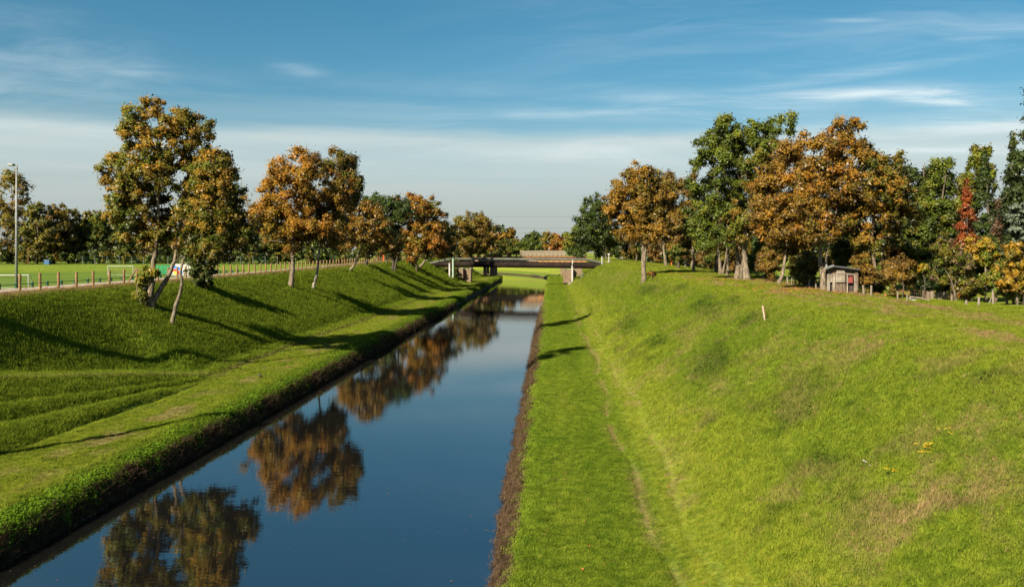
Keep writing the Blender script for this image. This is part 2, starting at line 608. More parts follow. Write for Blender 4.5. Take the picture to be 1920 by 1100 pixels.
# ------------------------------------------------------------------ grass colour shared by sheet and blades
def grass_colour(nt, vec, rough, pos):
    """vec = (dry, yellow, mud)."""
    sp = nt.n('ShaderNodeSeparateXYZ')
    nt.l(vec, sp.inputs[0])
    dry, yel, mud = sp.outputs
    a = nt.noise(pos, 0.55, 4, 0.6)
    b = nt.noise(pos, 3.2, 4, 0.65)
    c = nt.noise(pos, 14.0, 3, 0.65)
    green = nt.mix(nt.sstep(b, 0.36, 0.66), (0.054, 0.098, 0.009), (0.120, 0.180, 0.015))
    lime = nt.mix(nt.sstep(b, 0.34, 0.68), (0.120, 0.168, 0.014), (0.205, 0.230, 0.024))
    f = nt.math('ADD', yel, nt.math('MULTIPLY', nt.math('SUBTRACT', a, 0.5), 0.9), clamp=True)
    g = nt.mix(f, green, lime)
    g = nt.mix(nt.sstep(nt.noise(pos, 1.3, 5, 0.65), 0.50, 0.72, 0.0, 0.55), g, (0.045, 0.080, 0.008))
    g = nt.mix(nt.math('MULTIPLY', rough, 0.75), g, (0.022, 0.046, 0.008))
    straw = nt.mix(nt.sstep(c, 0.35, 0.65), (0.14, 0.095, 0.040), (0.27, 0.20, 0.095))
    g = nt.mix(nt.math('MULTIPLY', dry, nt.sstep(c, 0.25, 0.6, 0.45, 1.0)), g, straw)
    g = nt.mix(nt.sstep(c, 0.60, 0.80, 0.0, 0.35), g, (0.16, 0.19, 0.02))
    soil = nt.mix(nt.sstep(b, 0.35, 0.65), (0.022, 0.016, 0.011), (0.065, 0.046, 0.030))
    g = nt.mix(mud, g, soil)
    return g, a, b, c


def ground_material():
    m, nt, out = new_mat('grass ground')
    geo = nt.n('ShaderNodeNewGeometry')
    pos = geo.outputs['Position']
    at = nt.n('ShaderNodeAttribute', attribute_name='tint')
    ar = nt.n('ShaderNodeAttribute', attribute_name='rough')
    g, a, b, c = grass_colour(nt, at.outputs['Vector'], ar.outputs['Fac'], pos)
    bs = nt.n('ShaderNodeBsdfPrincipled')
    nt.l(g, bs.inputs['Base Color'])
    bs.inputs['Roughness'].default_value = 0.85
    bs.inputs['Specular IOR Level'].default_value = 0.15
    bp = nt.n('ShaderNodeBump')
    bp.inputs['Strength'].default_value = 0.75
    bp.inputs['Distance'].default_value = 0.16
    h = nt.math('ADD', nt.noise(pos, 7.0, 5, 0.7), nt.math('MULTIPLY', nt.noise(pos, 2.0, 3, 0.6), 0.9))
    nt.l(h, bp.inputs['Height'])
    nt.l(bp.outputs[0], bs.inputs['Normal'])
    nt.l(bs.outputs[0], out.inputs['Surface'])
    return m


def blade_material(name='grass blades', fixed=None, up=0.9):
    m, nt, out = new_mat(name)
    geo = nt.n('ShaderNodeNewGeometry')
    at = nt.n('ShaderNodeAttribute', attribute_type='INSTANCER', attribute_name='tint')
    ar = nt.n('ShaderNodeAttribute', attribute_type='INSTANCER', attribute_name='rough')
    an = nt.n('ShaderNodeAttribute', attribute_type='INSTANCER', attribute_name='gnor')
    if fixed is None:
        g, *_ = grass_colour(nt, at.outputs['Vector'], ar.outputs['Fac'], geo.outputs['Position'])
    else:
        g = nt.mix(nt.sstep(nt.noise(geo.outputs['Position'], 3.0, 3), 0.3, 0.7), fixed[0], fixed[1])
    oi = nt.n('ShaderNodeObjectInfo')
    hv = nt.n('ShaderNodeHueSaturation')
    nt.l(g, hv.inputs['Color'])
    nt.l(nt.math('MULTIPLY_ADD', oi.outputs['Random'], 0.40, 0.86), hv.inputs['Value'])
    g = hv.outputs[0]
    # blades shade mostly like the slope they grow on
    vm = nt.n('ShaderNodeVectorMath', operation='SCALE')
    nt.l(an.outputs['Vector'], vm.inputs[0])
    vm.inputs['Scale'].default_value = up * 2
    va = nt.n('ShaderNodeVectorMath', operation='ADD')
    nt.l(vm.outputs[0], va.inputs[0])
    nt.l(geo.outputs['Normal'], va.inputs[1])
    vn = nt.n('ShaderNodeVectorMath', operation='NORMALIZE')
    nt.l(va.outputs[0], vn.inputs[0])
    df = nt.n('ShaderNodeBsdfDiffuse')
    nt.l(g, df.inputs['Color'])
    nt.l(vn.outputs[0], df.inputs['Normal'])
    tr = nt.n('ShaderNodeBsdfTranslucent')
    nt.l(g, tr.inputs['Color'])
    mx = nt.n('ShaderNodeMixShader')
    mx.inputs[0].default_value = 0.22
    nt.l(df.outputs[0], mx.inputs[1])
    nt.l(tr.outputs[0], mx.inputs[2])
    nt.l(mx.outputs[0], out.inputs['Surface'])
    return m


def leaf_material(name='leaves', trans=0.46):
    m, nt, out = new_mat(name)
    at = nt.n('ShaderNodeAttribute', attribute_name='leafcol')
    an = nt.n('ShaderNodeAttribute', attribute_name='leafnor')
    df = nt.n('ShaderNodeBsdfDiffuse')
    nt.l(an.outputs['Vector'], df.inputs['Normal'])
    nt.l(at.outputs['Color'], df.inputs['Color'])
    tr = nt.n('ShaderNodeBsdfTranslucent')
    nt.l(at.outputs['Color'], tr.inputs['Color'])
    gl = nt.n('ShaderNodeBsdfGlossy')
    gl.inputs['Roughness'].default_value = 0.45
    gl.inputs['Color'].default_value = (0.8, 0.8, 0.8, 1)
    mx = nt.n('ShaderNodeMixShader')
    mx.inputs[0].default_value = trans
    nt.l(df.outputs[0], mx.inputs[1])
    nt.l(tr.outputs[0], mx.inputs[2])
    m2 = nt.n('ShaderNodeMixShader')
    m2.inputs[0].default_value = 0.025
    nt.l(mx.outputs[0], m2.inputs[1])
    nt.l(gl.outputs[0], m2.inputs[2])
    nt.l(m2.outputs[0], out.inputs['Surface'])
    return m


def bark_material(name, c1, c2, patch=None):
    m, nt, out = new_mat(name)
    geo = nt.n('ShaderNodeNewGeometry')
    v = nt.vscale(geo.outputs['Position'], (6, 6, 1.3))
    f = nt.noise(v, 1.6, 5, 0.65)
    c = nt.mix(nt.sstep(f, 0.35, 0.65), c1, c2)
    c = nt.mix(nt.sstep(nt.noise(geo.outputs['Position'], 0.9, 3), 0.55, 0.72, 0, 0.55), c, (0.10, 0.10, 0.035))
    if patch:
        w = nt.vscale(geo.outputs['Position'], (2, 2, 5))
        c = nt.mix(nt.sstep(nt.noise(w, 1.1, 4, 0.6), 0.50, 0.60), c, patch)
    b = nt.n('ShaderNodeBsdfPrincipled')
    nt.l(c, b.inputs['Base Color'])
    b.inputs['Roughness'].default_value = 0.9
    bp = nt.n('ShaderNodeBump')
    bp.inputs['Strength'].default_value = 0.8
    bp.inputs['Distance'].default_value = 0.05
    nt.l(f, bp.inputs['Height'])
    nt.l(bp.outputs[0], b.inputs['Normal'])
    nt.l(b.outputs[0], out.inputs['Surface'])
    return m


M_GROUND = ground_material()
M_BLADE = blade_material()
M_STRAW = blade_material('dry straw', ((0.17, 0.11, 0.05), (0.30, 0.20, 0.10)))
M_WEED = blade_material('weed leaves', ((0.060, 0.115, 0.010), (0.115, 0.190, 0.014)), up=0.6)
M_DWEED = blade_material('dark weed leaves', ((0.034, 0.064, 0.008), (0.078, 0.125, 0.013)), up=0.6)
M_ROOT = blade_material('dead stalks', ((0.035, 0.024, 0.015), (0.12, 0.08, 0.048)), up=0.2)
M_LEAF = leaf_material()
M_BARK = bark_material('grey brown bark', (0.055, 0.042, 0.03), (0.20, 0.16, 0.11))
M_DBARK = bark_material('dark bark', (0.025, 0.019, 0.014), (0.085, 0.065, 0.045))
M_BIRCH = bark_material('birch bark', (0.20, 0.18, 0.145), (0.36, 0.33, 0.28), (0.05, 0.04, 0.035))


# ------------------------------------------------------------------ ground sheet and water
def grid_lines():
    xs = []
    x = -900.0
    while x < 900.0:
        xs.append(x)
        ax = x
        if ax < -60 or ax > 45:
            st = max(1.0, 0.06 * min(abs(ax + 60), abs(ax - 45)))
        elif ax < -37.5 or ax > 24:
            st = 0.7
        elif -20.0 < ax < -16.8 or -2.3 < ax < 0.2:
            st = 0.12
        elif -16.8 <= ax <= -2.3:
            st = 1.5
        else:
            st = 0.3
        x += st
    xs.append(900.0)
    ys = [-80.0, -60.0, -40.0, -25.0, -15.0, -8.0, -2.0, 3.0, 7.0]
    y = 9.0
    while y < 3000:
        ys.append(y)
        y += max(0.34, 0.0115 * y) if y < 340 else 0.05 * y
    ys.append(3000.0)
    return np.array(xs), np.array(ys)


def build_ground():
    xs, ys = grid_lines()
    XX, Y = np.meshgrid(xs, ys)
    X = XX - shift(Y)
    xx = XX.ravel()
    x = X.ravel()
    y = Y.ravel()
    z = zf(x, y)
    V = np.stack([x, y, z], 1)
    nx, ny = len(xs), len(ys)
    i = np.arange(ny - 1)[:, None] * nx
    j = np.arange(nx - 1)[None, :]
    q = np.stack([i + j, i + j + 1, i + nx + j + 1, i + nx + j], -1).reshape(-1, 4)
    d, ye, mu, ro = masks(x, y)
    me = mesh_np('grass_ground', V, [q], M_GROUND, True,
                 {'tint': ('POINT', 'FLOAT_VECTOR', np.stack([d, ye, mu], 1)), 'rough': ('POINT', 'FLOAT', ro)})
    o = obj('grass_ground', me)
    tag(o, kind='structure')
    # water follows the canal
    wy = ys[ys < 900]
    e0, e1 = -18.4, -1.0
    a = np.stack([e0 - shift(wy), wy, np.zeros_like(wy)], 1)
    b = np.stack([e1 - shift(wy), wy, np.zeros_like(wy)], 1)
    V = np.empty((2 * len(wy), 3))
    V[0::2] = a
    V[1::2] = b
    k = np.arange(len(wy) - 1)[:, None] * 2
    q = k + np.array([[0, 1, 3, 2]])
    m, nt, out = new_mat('canal water')
    geo = nt.n('ShaderNodeNewGeometry')
    pos = geo.outputs['Position']
    bs = nt.n('ShaderNodeBsdfPrincipled')
    bs.inputs['Base Color'].default_value = (0.0055, 0.0055, 0.0055, 1)
    bs.inputs['Roughness'].default_value = 0.004
    bs.inputs['IOR'].default_value = 3.6
    h = nt.math('ADD', nt.math('MULTIPLY', nt.noise(nt.vscale(pos, (1.0, 2.4, 1)), 1.1, 3, 0.55), 1.0),
                nt.math('MULTIPLY', nt.noise(nt.vscale(pos, (1.0, 1.8, 1)), 5.0, 2, 0.5), 0.22))
    bp = nt.n('ShaderNodeBump')
    bp.inputs['Strength'].default_value = 0.016
    bp.inputs['Distance'].default_value = 0.12
    nt.l(h, bp.inputs['Height'])
    nt.l(bp.outputs[0], bs.inputs['Normal'])
    nt.l(bs.outputs[0], out.inputs['Surface'])
    w = obj('canal_water', mesh_np('canal_water', V, [q], m, True))
    tag(w, kind='structure')


build_ground()


def strip(name, x0, x1, y0, y1, mat, lift, nx=8, step=1.5, f=None):
    """A sheet laid on the ground between x0 and x1."""
    ys = np.arange(y0, y1 + step, step)
    xs = np.linspace(x0, x1, nx)
    XX, Y = np.meshgrid(xs, ys)
    X = XX - shift(Y)
    wob = (fbm(Y * 0.5, XX * 0 + 3, 2) - 0.5) * 0.5
    X = X + np.where(XX == x0, wob, 0) + np.where(XX == x1, wob[::-1], 0)
    Z = zf(X.ravel(), Y.ravel()) + lift
    V = np.stack([X.ravel(), Y.ravel(), Z], 1)
    i = np.arange(len(ys) - 1)[:, None] * nx
    j = np.arange(nx - 1)[None, :]
    q = np.stack([i + j, i + j + 1, i + nx + j + 1, i + nx + j], -1).reshape(-1, 4)
    o = obj(name, mesh_np(name, V, [q], mat, True))
    return tag(o, kind='structure')


M_GRAVEL = simple_mat('pinkish gravel', (0.34, 0.28, 0.23), 0.95, col2=(0.22, 0.18, 0.15), scale=3.0, bump=0.5)
strip('gravel_path', -42.6, -38.7, 20, 330, M_GRAVEL, 0.03)


def field_material():
    m, nt, out = new_mat('mown sports turf')
    geo = nt.n('ShaderNodeNewGeometry')
    sp = nt.n('ShaderNodeSeparateXYZ')
    nt.l(geo.outputs['Position'], sp.inputs[0])
    s = nt.math('SINE', nt.math('MULTIPLY', sp.outputs[1], 0.52))
    f = nt.math('ADD', nt.sstep(s, -0.4, 0.4, 0.0, 0.6), nt.math('MULTIPLY', nt.noise(geo.outputs['Position'], 0.08, 4), 0.7))
    c = nt.mix(f, (0.055, 0.112, 0.012), (0.10, 0.148, 0.016))
    c = nt.mix(nt.sstep(nt.noise(geo.outputs['Position'], 2.0, 3), 0.5, 0.8, 0, 0.4), c, (0.13, 0.16, 0.03))
    b = nt.n('ShaderNodeBsdfPrincipled')
    nt.l(c, b.inputs['Base Color'])
    b.inputs['Roughness'].default_value = 0.9
    b.inputs['Specular IOR Level'].default_value = 0.1
    nt.l(b.outputs[0], out.inputs['Surface'])
    return m


strip('sports_field', -190, -58, 70, 214, field_material(), 0.06, nx=60, step=2.5)

# ------------------------------------------------------------------ trees
LEAF_GAIN = 1.30
PAL = {
    'orange': (0.265, 0.122, 0.015), 'gold': (0.265, 0.155, 0.016), 'amber': (0.200, 0.122, 0.016), 'brown': (0.135, 0.080, 0.018), 'rust': (0.230, 0.065, 0.014),
    'green': (0.082, 0.108, 0.013), 'dgreen': (0.042, 0.062, 0.011), 'olive': (0.130, 0.112, 0.015), 'lime': (0.140, 0.165, 0.018), 'conifer': (0.042, 0.062, 0.020),
    'blue': (0.130, 0.165, 0.120), 'pink': (0.190, 0.115, 0.070), 'red': (0.190, 0.052, 0.014), 'bottle': (0.036, 0.064, 0.015), 'yellow': (0.27, 0.18, 0.016),
    'silver': (0.14, 0.16, 0.085),
}


def leaf_quads(P, Nrm, size, r, asp=0.62):
    """Kite leaves, slightly folded: two triangles each."""
    n = len(P)
    t = r.normal(size=(n, 3))
    t -= Nrm * (t * Nrm).sum(1, keepdims=True)
    t /= np.linalg.norm(t, axis=1, keepdims=True) + 1e-9
    b = np.cross(Nrm, t)
    s = size[:, None]
    v0 = P - t * s * 0.5
    v2 = P + t * s * 0.55
    fold = Nrm * s * (r.random((n, 1)) * 0.22)
    v1 = P + b * s * asp * 0.5 + fold
    v3 = P - b * s * asp * 0.5 + fold
    V = np.stack([v0, v1, v2, v3], 1).reshape(-1, 3)
    k = np.arange(n)[:, None] * 4
    tri = np.concatenate([k + np.array([[0, 1, 2]]), k + np.array([[0, 2, 3]])], 0)
    return V, tri


def leaf_tris(P, Nrm, size, r):
    """Small pointed leaves, one triangle each."""
    n = len(P)
    t = r.normal(size=(n, 3))
    t -= Nrm * (t * Nrm).sum(1, keepdims=True)
    t /= np.linalg.norm(t, axis=1, keepdims=True) + 1e-9
    b = np.cross(Nrm, t)
    s = size[:, None]
    w = 0.36 + 0.16 * r.random((n, 1))
    V = np.stack([P - t * s * .45 - b * s * w, P - t * s * (.25 + .3 * r.random((n, 1))) + b * s * w, P + t * s * .62], 1).reshape(-1, 3)
    return V, np.arange(n * 3).reshape(-1, 3)


def catmull(P, k=4):
    P = np.array(P, float)
    if len(P) < 3:
        t = np.linspace(0, 1, k + 1)[:, None]
        return P[0] * (1 - t) + P[1] * t
    Q = np.vstack([2 * P[0] - P[1], P, 2 * P[-1] - P[-2]])
    out = []
    for i in range(1, len(Q) - 2):
        for t in np.arange(k) / k:
            a, b, c, d = Q[i - 1], Q[i], Q[i + 1], Q[i + 2]
            out.append(0.5 * (2 * b + (c - a) * t + (2 * a - 5 * b + 4 * c - d) * t * t + (3 * b - a - 3 * c + d) * t ** 3))
    out.append(P[-1])
    return np.array(out)


def crown_tree(name, label, cat, base, trunks, lobes, pal, n, leaf, seed, bark=None, group=None, clump=0.20, hgrad=0.0, droop=0.0, clumps=None,
               shape='round', bare=0.0, trunk_name='trunk', crown_name='crown', hollow=0.22, fine=0.0, twig=True, flat=0.75):
    """base (x,y,z) world. trunks: list of (points rel. to base, r0, r1). lobes: (cx,cy,cz,rx,ry,rz,weight) rel. to base.
    pal: list of (colour name, weight) ordered from inside / low to outside / high."""
    r = np.random.default_rng(seed)
    n = int(n * (3.15 if leaf < .3 else 2.3))
    leaf = leaf * .86
    clump = clump * (0.92 if shape == 'round' else 1.0)
    root = thing(name, label, cat, base, group)
    bark = bark or M_BARK
    # clump centres
    vol = np.array([(l[3] * l[4] * l[5]) ** (2 / 3) * l[6] for l in lobes])
    mean_r = np.mean([(l[3] + l[5]) / 2 for l in lobes])
    if clumps is None:
        clumps = int(max(18, min(380, 34 * sum((l[3] * l[5]) for l in lobes) / (mean_r * mean_r) / (clump / 0.2) ** 1.5)))
    which = r.choice(len(lobes), clumps, p=vol / vol.sum())
    L = np.array([l[:6] for l in lobes])
    d = r.normal(size=(clumps, 3))
    d /= np.linalg.norm(d, axis=1, keepdims=True)
    rad = hollow + (1 - hollow) * r.random(clumps) ** 0.6
    if shape == 'cone':
        h = r.random(clumps) ** 1.35
        ang = r.random(clumps) * 2 * math.pi
        rr = (1 - h) ** 0.85 * (0.45 + 0.5 * r.random(clumps))
        C = L[which, :3] + np.stack([np.cos(ang) * rr * L[which, 3], np.sin(ang) * rr * L[which, 4], (h * 2 - 1) * L[which, 5]], 1)
        rc = mean_r * clump * (0.5 + 0.9 * (1 - h)) * (0.8 + 0.4 * r.random(clumps))
    elif shape == 'column':
        h = r.random(clumps)
        ang = r.random(clumps) * 2 * math.pi
        pr = np.sin(np.clip(h * 0.86 + 0.10, 0, 1) * math.pi) ** 0.6
        rr = pr * (0.5 + 0.45 * r.random(clumps))
        C = L[which, :3] + np.stack([np.cos(ang) * rr * L[which, 3], np.sin(ang) * rr * L[which, 4], (h * 2 - 1) * L[which, 5]], 1)
        rc = mean_r * clump * (0.6 + 0.6 * r.random(clumps))
    else:
        lump = 0.82 + 0.26 * r.random(clumps)
        C = L[which, :3] + d * L[which, 3:6] * (rad * lump)[:, None]
        rc = mean_r * clump * (0.6 + 0.85 * r.random(clumps))
    zlo = (L[:, 2] - L[:, 5]).min()
    zhi = (L[:, 2] + L[:, 5]).max()
    # skeleton: every clump hangs on the nearest wood below it
    nodes, par, chains = [], [], []
    mb = MB()
    for ti, (pts, r0, r1) in enumerate(trunks):
        P = catmull(pts, 4)
        tt = np.linspace(0, 1, len(P))
        rd = r0 + (r1 - r0) * tt ** 0.8
        rd[0] *= 1.28
        if len(rd) > 2:
            rd[1] *= 1.08
        P = P + np.concatenate([[[0, 0, -0.35]], np.zeros((len(P) - 1, 3))])
        P[1:] += r.normal(size=(len(P) - 1, 3)) * r0 * 0.12
        mb.sweep(P, rd, 10 if r0 > 0.12 else 7)
        off = len(nodes)
        for i, p in enumerate(P):
            nodes.append((p, rd[i]))
    if twig:
        NP_ = np.array([q[0] for q in nodes])
        NR = np.array([q[1] for q in nodes])
        axis = NP_[:, :2].mean(0)
        # branches may not spring from the lowest part of a trunk
        order = np.argsort(np.linalg.norm(C[:, :2] - axis, axis=1) + 0.25 * np.abs(C[:, 2] - (zlo + 0.35 * (zhi - zlo))))
        zmin_branch = zlo * 0.55
        for ci in order:
            c = C[ci]
            dv = c - NP_
            dist = np.linalg.norm(dv, axis=1)
            pen = np.where(dv[:, 2] < 0.15 * dist, 1.8 * (0.15 * dist - dv[:, 2]), 0.0) + np.where(NP_[:, 2] < zmin_branch, 6.0, 0.0) - NR * 3.0
            k = int(np.argmin(dist + pen))
            p0 = NP_[k]
            ra = min(NR[k] * 0.72, 0.018 + 0.020 * dist[k])
            mid = p0 * 0.5 + c * 0.5 + np.array([0, 0, 0.10 * dist[k]]) + r.normal(size=3) * 0.07 * dist[k]
            ch = np.array([p0, p0 * .55 + mid * .45, mid, mid * .5 + c * .5, c])
            rd = np.linspace(ra, 0.012 + ra * 0.18, 5)
            V, F = sweep(ch, rd, 5 if ra > 0.07 else 3, False)
            mb.add(V, F)
            NP_ = np.vstack([NP_, ch[2:]])
            NR = np.concatenate([NR, rd[2:]])
            if r.random() < max(bare, .12):
                for _ in range(5):
                    e = c + (d[ci] * 0.8 + r.normal(size=3) * 0.5 + np.array([0, 0, 0.5])) * rc[ci] * 0.9
                    V, F = sweep(np.array([c, (c + e) / 2 + r.normal(size=3) * 0.05, e]), np.array([0.02, 0.014, 0.008]), 3, False)
                    mb.add(V, F)
    obj(trunk_name, mb.mesh(trunk_name, bark, True), root)
    # leaves: most in sprays round the twig ends, the rest loose through the crown
    w = rc ** 2 * (0.6 + 0.8 * r.random(clumps))
    loose = 0.24 if shape == 'round' else 0.06
    cnt = r.multinomial(int(n * (1 - loose)), w / w.sum())
    idx = np.repeat(np.arange(clumps), cnt)
    g = r.normal(size=(len(idx), 3))
    gl = np.linalg.norm(g, axis=1, keepdims=True) + 1e-9
    rr = np.abs(r.normal(size=(len(idx), 1))) * 0.52 + 0.10
    rr = np.minimum(rr, 1.7)
    off = g / gl * rr * np.array([1, 1, flat])
    P = C[idx] + off * rc[idx][:, None]
    if droop > 0:
        strand = r.random(len(idx)) ** 1.5
        P[:, 2] -= strand * droop * rc[idx] * 2.2
        P[:, :2] = C[idx][:, :2] + (P[:, :2] - C[idx][:, :2]) * (1 - 0.35 * strand[:, None])
    # loose ones follow random pairs of neighbouring sprays
    nl = n - len(idx)
    a_ = r.integers(0, clumps, nl)
    nb = np.argsort(np.linalg.norm(C[:, None] - C[None], axis=2), axis=1)[:, 1:6]
    b_ = nb[a_, r.integers(0, nb.shape[1], nl)]
    tt_ = r.random((nl, 1))
    PL = C[a_] * (1 - tt_) + C[b_] * tt_ + r.normal(size=(nl, 3)) * (rc[a_] * .42)[:, None]
    P = np.vstack([P, PL])
    idx = np.concatenate([idx, a_])
    off = (P - C[idx]) / rc[idx][:, None]
    ol = np.linalg.norm(off, axis=1, keepdims=True) + 1e-6
    N = off / ol * 0.7 + np.array([0, 0, 0.5]) + r.normal(size=(len(idx), 3)) * 0.6
    N /= np.linalg.norm(N, axis=1, keepdims=True)
    size = leaf * (0.6 + 0.8 * r.random(len(idx)))
    V, tri = leaf_tris(P, N, size, r)
    lc = L[which[idx], :3]
    rad_ = (P - lc) / L[which[idx], 3:6]
    rad_ /= np.linalg.norm(rad_, axis=1, keepdims=True) + 1e-6
    LN = N * 0.24 + off / ol * 0.32 + rad_ * 0.65 + np.array([0, 0, .32])
    LN /= np.linalg.norm(LN, axis=1, keepdims=True) + 1e-6
    # colour of each leaf: a point along the palette
    cols = np.array([PAL[c] for c, _ in pal]) * LEAF_GAIN
    wt = np.cumsum([w_ for _, w_ in pal])
    wt = wt / wt[-1]
    cc = r.random(clumps) * 0.72 + 0.14
    hn = (P[:, 2] - zlo) / max(zhi - zlo, 0.1)
    t = cc[idx] + hgrad * (hn - 0.5) + r.normal(size=len(idx)) * 0.10
    t = np.clip(t, 0, 0.999)
    ci = np.searchsorted(wt, t)
    col = cols[np.clip(ci, 0, len(cols) - 1)]
    col = col * (0.85 + 0.30 * r.random((len(idx), 1))) * (0.88 + 0.24 * r.random(clumps))[idx][:, None]
    me = mesh_np(crown_name, V, [tri], M_LEAF, False, {'leafcol': ('FACE', 'FLOAT_COLOR', col), 'leafnor': ('FACE', 'FLOAT_VECTOR', LN)})
    obj(crown_name, me, root)
    return root


def tree_px(name, label, cat, D, base_px, trunk_px, lobes_px, pal, n, leaf=None, seed=0, r0=0.25, r1=0.08, zadd=None, x=None, **kw):
    """Measures a tree off the photograph at distance D and builds it at its real size."""
    s = D / 1600.0
    bx = PX(base_px, D) if x is None else x
    bz = G(bx, D)
    base = (bx, D, bz)
    bpy_ = 470 + (CAMZ - bz) / s
    r = np.random.default_rng(seed + 500)
    trunks = []
    for tr in trunk_px:
        pts, a, b = tr
        P = []
        dy = 0.0
        for i, (qx, qy) in enumerate(pts):
            P.append(((qx - 1037) * s - bx, dy, (470 - qy) * s + CAMZ - bz))
            dy += r.normal() * 0.25
        P[0] = (P[0][0], 0.0, G(P[0][0] + bx, D) - bz)
        trunks.append((P, a, b))
    lobes = []
    for i, l in enumerate(lobes_px):
        cx, cy, rx, rz = l[:4]
        wgt = l[4] if len(l) > 4 else 1.0
        dyy = l[5] if len(l) > 5 else r.normal() * 0.25 * rx * s
        rx, rz = rx * 1.05, rz * 1.05
        lobes.append(((cx - 1037) * s - bx, dyy, (470 - cy) * s + CAMZ - bz, rx * s, 0.95 * rx * s, rz * s, wgt))
    return crown_tree(name, label, cat, base, trunks, lobes, pal, n, leaf or max(0.13, D * 0.0024), seed, **kw)


GL = 'trees along the left dike'
GR = 'trees along the right dike'
GB = 'trees behind the sports field'
GC = 'trees in the gardens on the right'
GF = 'trees beyond the far bridge'

MAPLE = [('dgreen', .06), ('green', .28), ('olive', .28), ('amber', .20), ('gold', .18)]
# -- left dike
tree_px('maple_tree', 'tallest tree left of the canal, golden topped with forked trunk wrapped in yellowing ivy', 'tree', 68.6, 272,
        [([(276, 572), (284, 545), (290, 500), (298, 455), (300, 380), (292, 300)], .30, .07), ([(281, 566), (300, 535), (318, 500), (325, 455), (338, 370), (350, 290)], .24, .06)],
        [(285, 235, 66, 48), (350, 255, 62, 55), (245, 310, 55, 52), (300, 300, 60, 60), (255, 370, 50, 50), (232, 395, 40, 46), (310, 320, 80, 62), (385, 330, 55, 60), (260, 400, 50, 60), (330, 400, 70, 62), (300, 450, 60, 28), (410, 465, 60, 30), (448, 420, 32, 40), (225, 300, 34, 26), (405, 300, 36, 30), (255, 450, 34, 26), (350, 218, 30, 22), (205, 330, 20, 20)],
        MAPLE, 40000, leaf=.19, seed=11, hgrad=.35, clump=.22, group=GL, clumps=520, hollow=.12)
tree_px('maple_tree', 'tree with bent bare pale trunk just right of the ivy wrapped tallest tree', 'tree', 67.5, 322,
        [([(322, 580), (332, 562), (342, 535), (341, 505), (345, 470), (365, 400)], .17, .06)],
        [(390, 390, 62, 60), (415, 440, 48, 42), (350, 440, 40, 34), (400, 330, 45, 50), (440, 400, 32, 44), (375, 480, 26, 20), (430, 350, 36, 48), (448, 430, 40, 40), (400, 380, 56, 60), (465, 440, 22, 24)],
        MAPLE, 17000, leaf=.19, seed=12, hgrad=.30, clump=.26, group=GL)
tree_px('maple_tree', 'orange autumn tree with one straight bare grey trunk on the left embankment', 'tree', 105.5, 545,
        [([(543, 543), (548, 515), (549, 480), (549, 450), (556, 400), (565, 330)], .36, .09)],
        [(560, 330, 68, 48), (505, 370, 46, 50), (615, 365, 55, 52), (560, 400, 80, 50), (490, 410, 34, 36), (600, 430, 60, 40), (540, 440, 50, 34), (545, 370, 74, 64), (575, 300, 36, 24)],
        [('olive', .20), ('amber', .36), ('orange', .28), ('gold', .16)], 24000, leaf=.25, seed=13, hgrad=.10, clump=.22, group=GL, bare=.25)
tree_px('birch_tree', 'drooping birch with black and white trunk standing just right of the straight trunked orange tree', 'tree', 112, 588,
        [([(586, 552), (592, 527), (597, 498), (601, 460), (615, 390), (625, 300)], .24, .05)],
        [(628, 305, 40, 30), (645, 345, 34, 44), (618, 400, 40, 50), (660, 345, 20, 40), (612, 440, 36, 26)],
        [('dgreen', .16), ('olive', .44), ('brown', .25), ('gold', .15)], 13000, leaf=.24, seed=14, bark=M_BIRCH, droop=.55, clump=.26, hollow=.2, group=GL)
tree_px('maple_tree', 'rusty brown tree on a strongly leaning trunk right of the birch', 'tree', 143, 655,
        [([(654, 512), (664, 498), (672, 482), (684, 455), (700, 420)], .30, .09)],
        [(700, 425, 44, 42), (670, 445, 34, 36), (720, 450, 34, 32), (650, 420, 26, 34), (690, 395, 28, 22)],
        [('olive', .2), ('brown', .28), ('amber', .32), ('orange', .20)], 12000, leaf=.32, seed=15, clump=.24, group=GL)
tree_px('oak_tree', 'dark green tree with two ivy clad stems among the orange trees of the left dike', 'tree', 173, 737,
        [([(735, 512), (737, 485), (735, 440), (728, 390)], .28, .08), ([(739, 512), (745, 480), (748, 440), (745, 400)], .24, .07)],
        [(728, 385, 46, 28), (745, 410, 38, 36), (700, 390, 24, 26), (740, 450, 26, 28), (735, 470, 16, 22)],
        [('dgreen', .55), ('bottle', .3), ('green', .15)], 12000, leaf=.36, seed=16, bark=M_DBARK, clump=.27, group=GL)
tree_px('small_tree', 'slim small tree with a thin dark trunk left of the two ivy clad stems', 'tree', 178, 727,
        [([(727, 503), (726, 490), (724, 470), (722, 450)], .16, .05)],
        [(722, 445, 20, 22), (715, 465, 14, 12)],
        [('olive', .4), ('green', .3), ('amber', .3)], 2500, leaf=.36, seed=17, bark=M_DBARK, clump=.3, group=GL)
tree_px('ash_tree', 'sparse topped orange tree just before the left end of the pipe bridge', 'tree', 196, 782,
        [([(782, 506), (780, 485), (781, 450), (785, 400)], .30, .08)],
        [(785, 385, 34, 26), (800, 420, 40, 36), (770, 430, 26, 34), (795, 460, 46, 28), (765, 375, 22, 16)],
        [('olive', .22), ('amber', .26), ('orange', .36), ('rust', .16)], 10500, leaf=.42, seed=18, bark=M_DBARK, clump=.26, group=GL, bare=.3)
tree_px('lime_tree', 'olive green tree on a pale leaning trunk beside the left end of the pipe bridge', 'tree', 207, 787,
        [([(785, 508), (793, 494), (803, 476), (818, 440)], .42, .12)],
        [(820, 425, 36, 40), (805, 400, 34, 28), (835, 450, 28, 32), (815, 465, 34, 24)],
        [('dgreen', .2), ('olive', .45), ('green', .2), ('amber', .15)], 10500, leaf=.43, seed=19, clump=.26, group=GL)
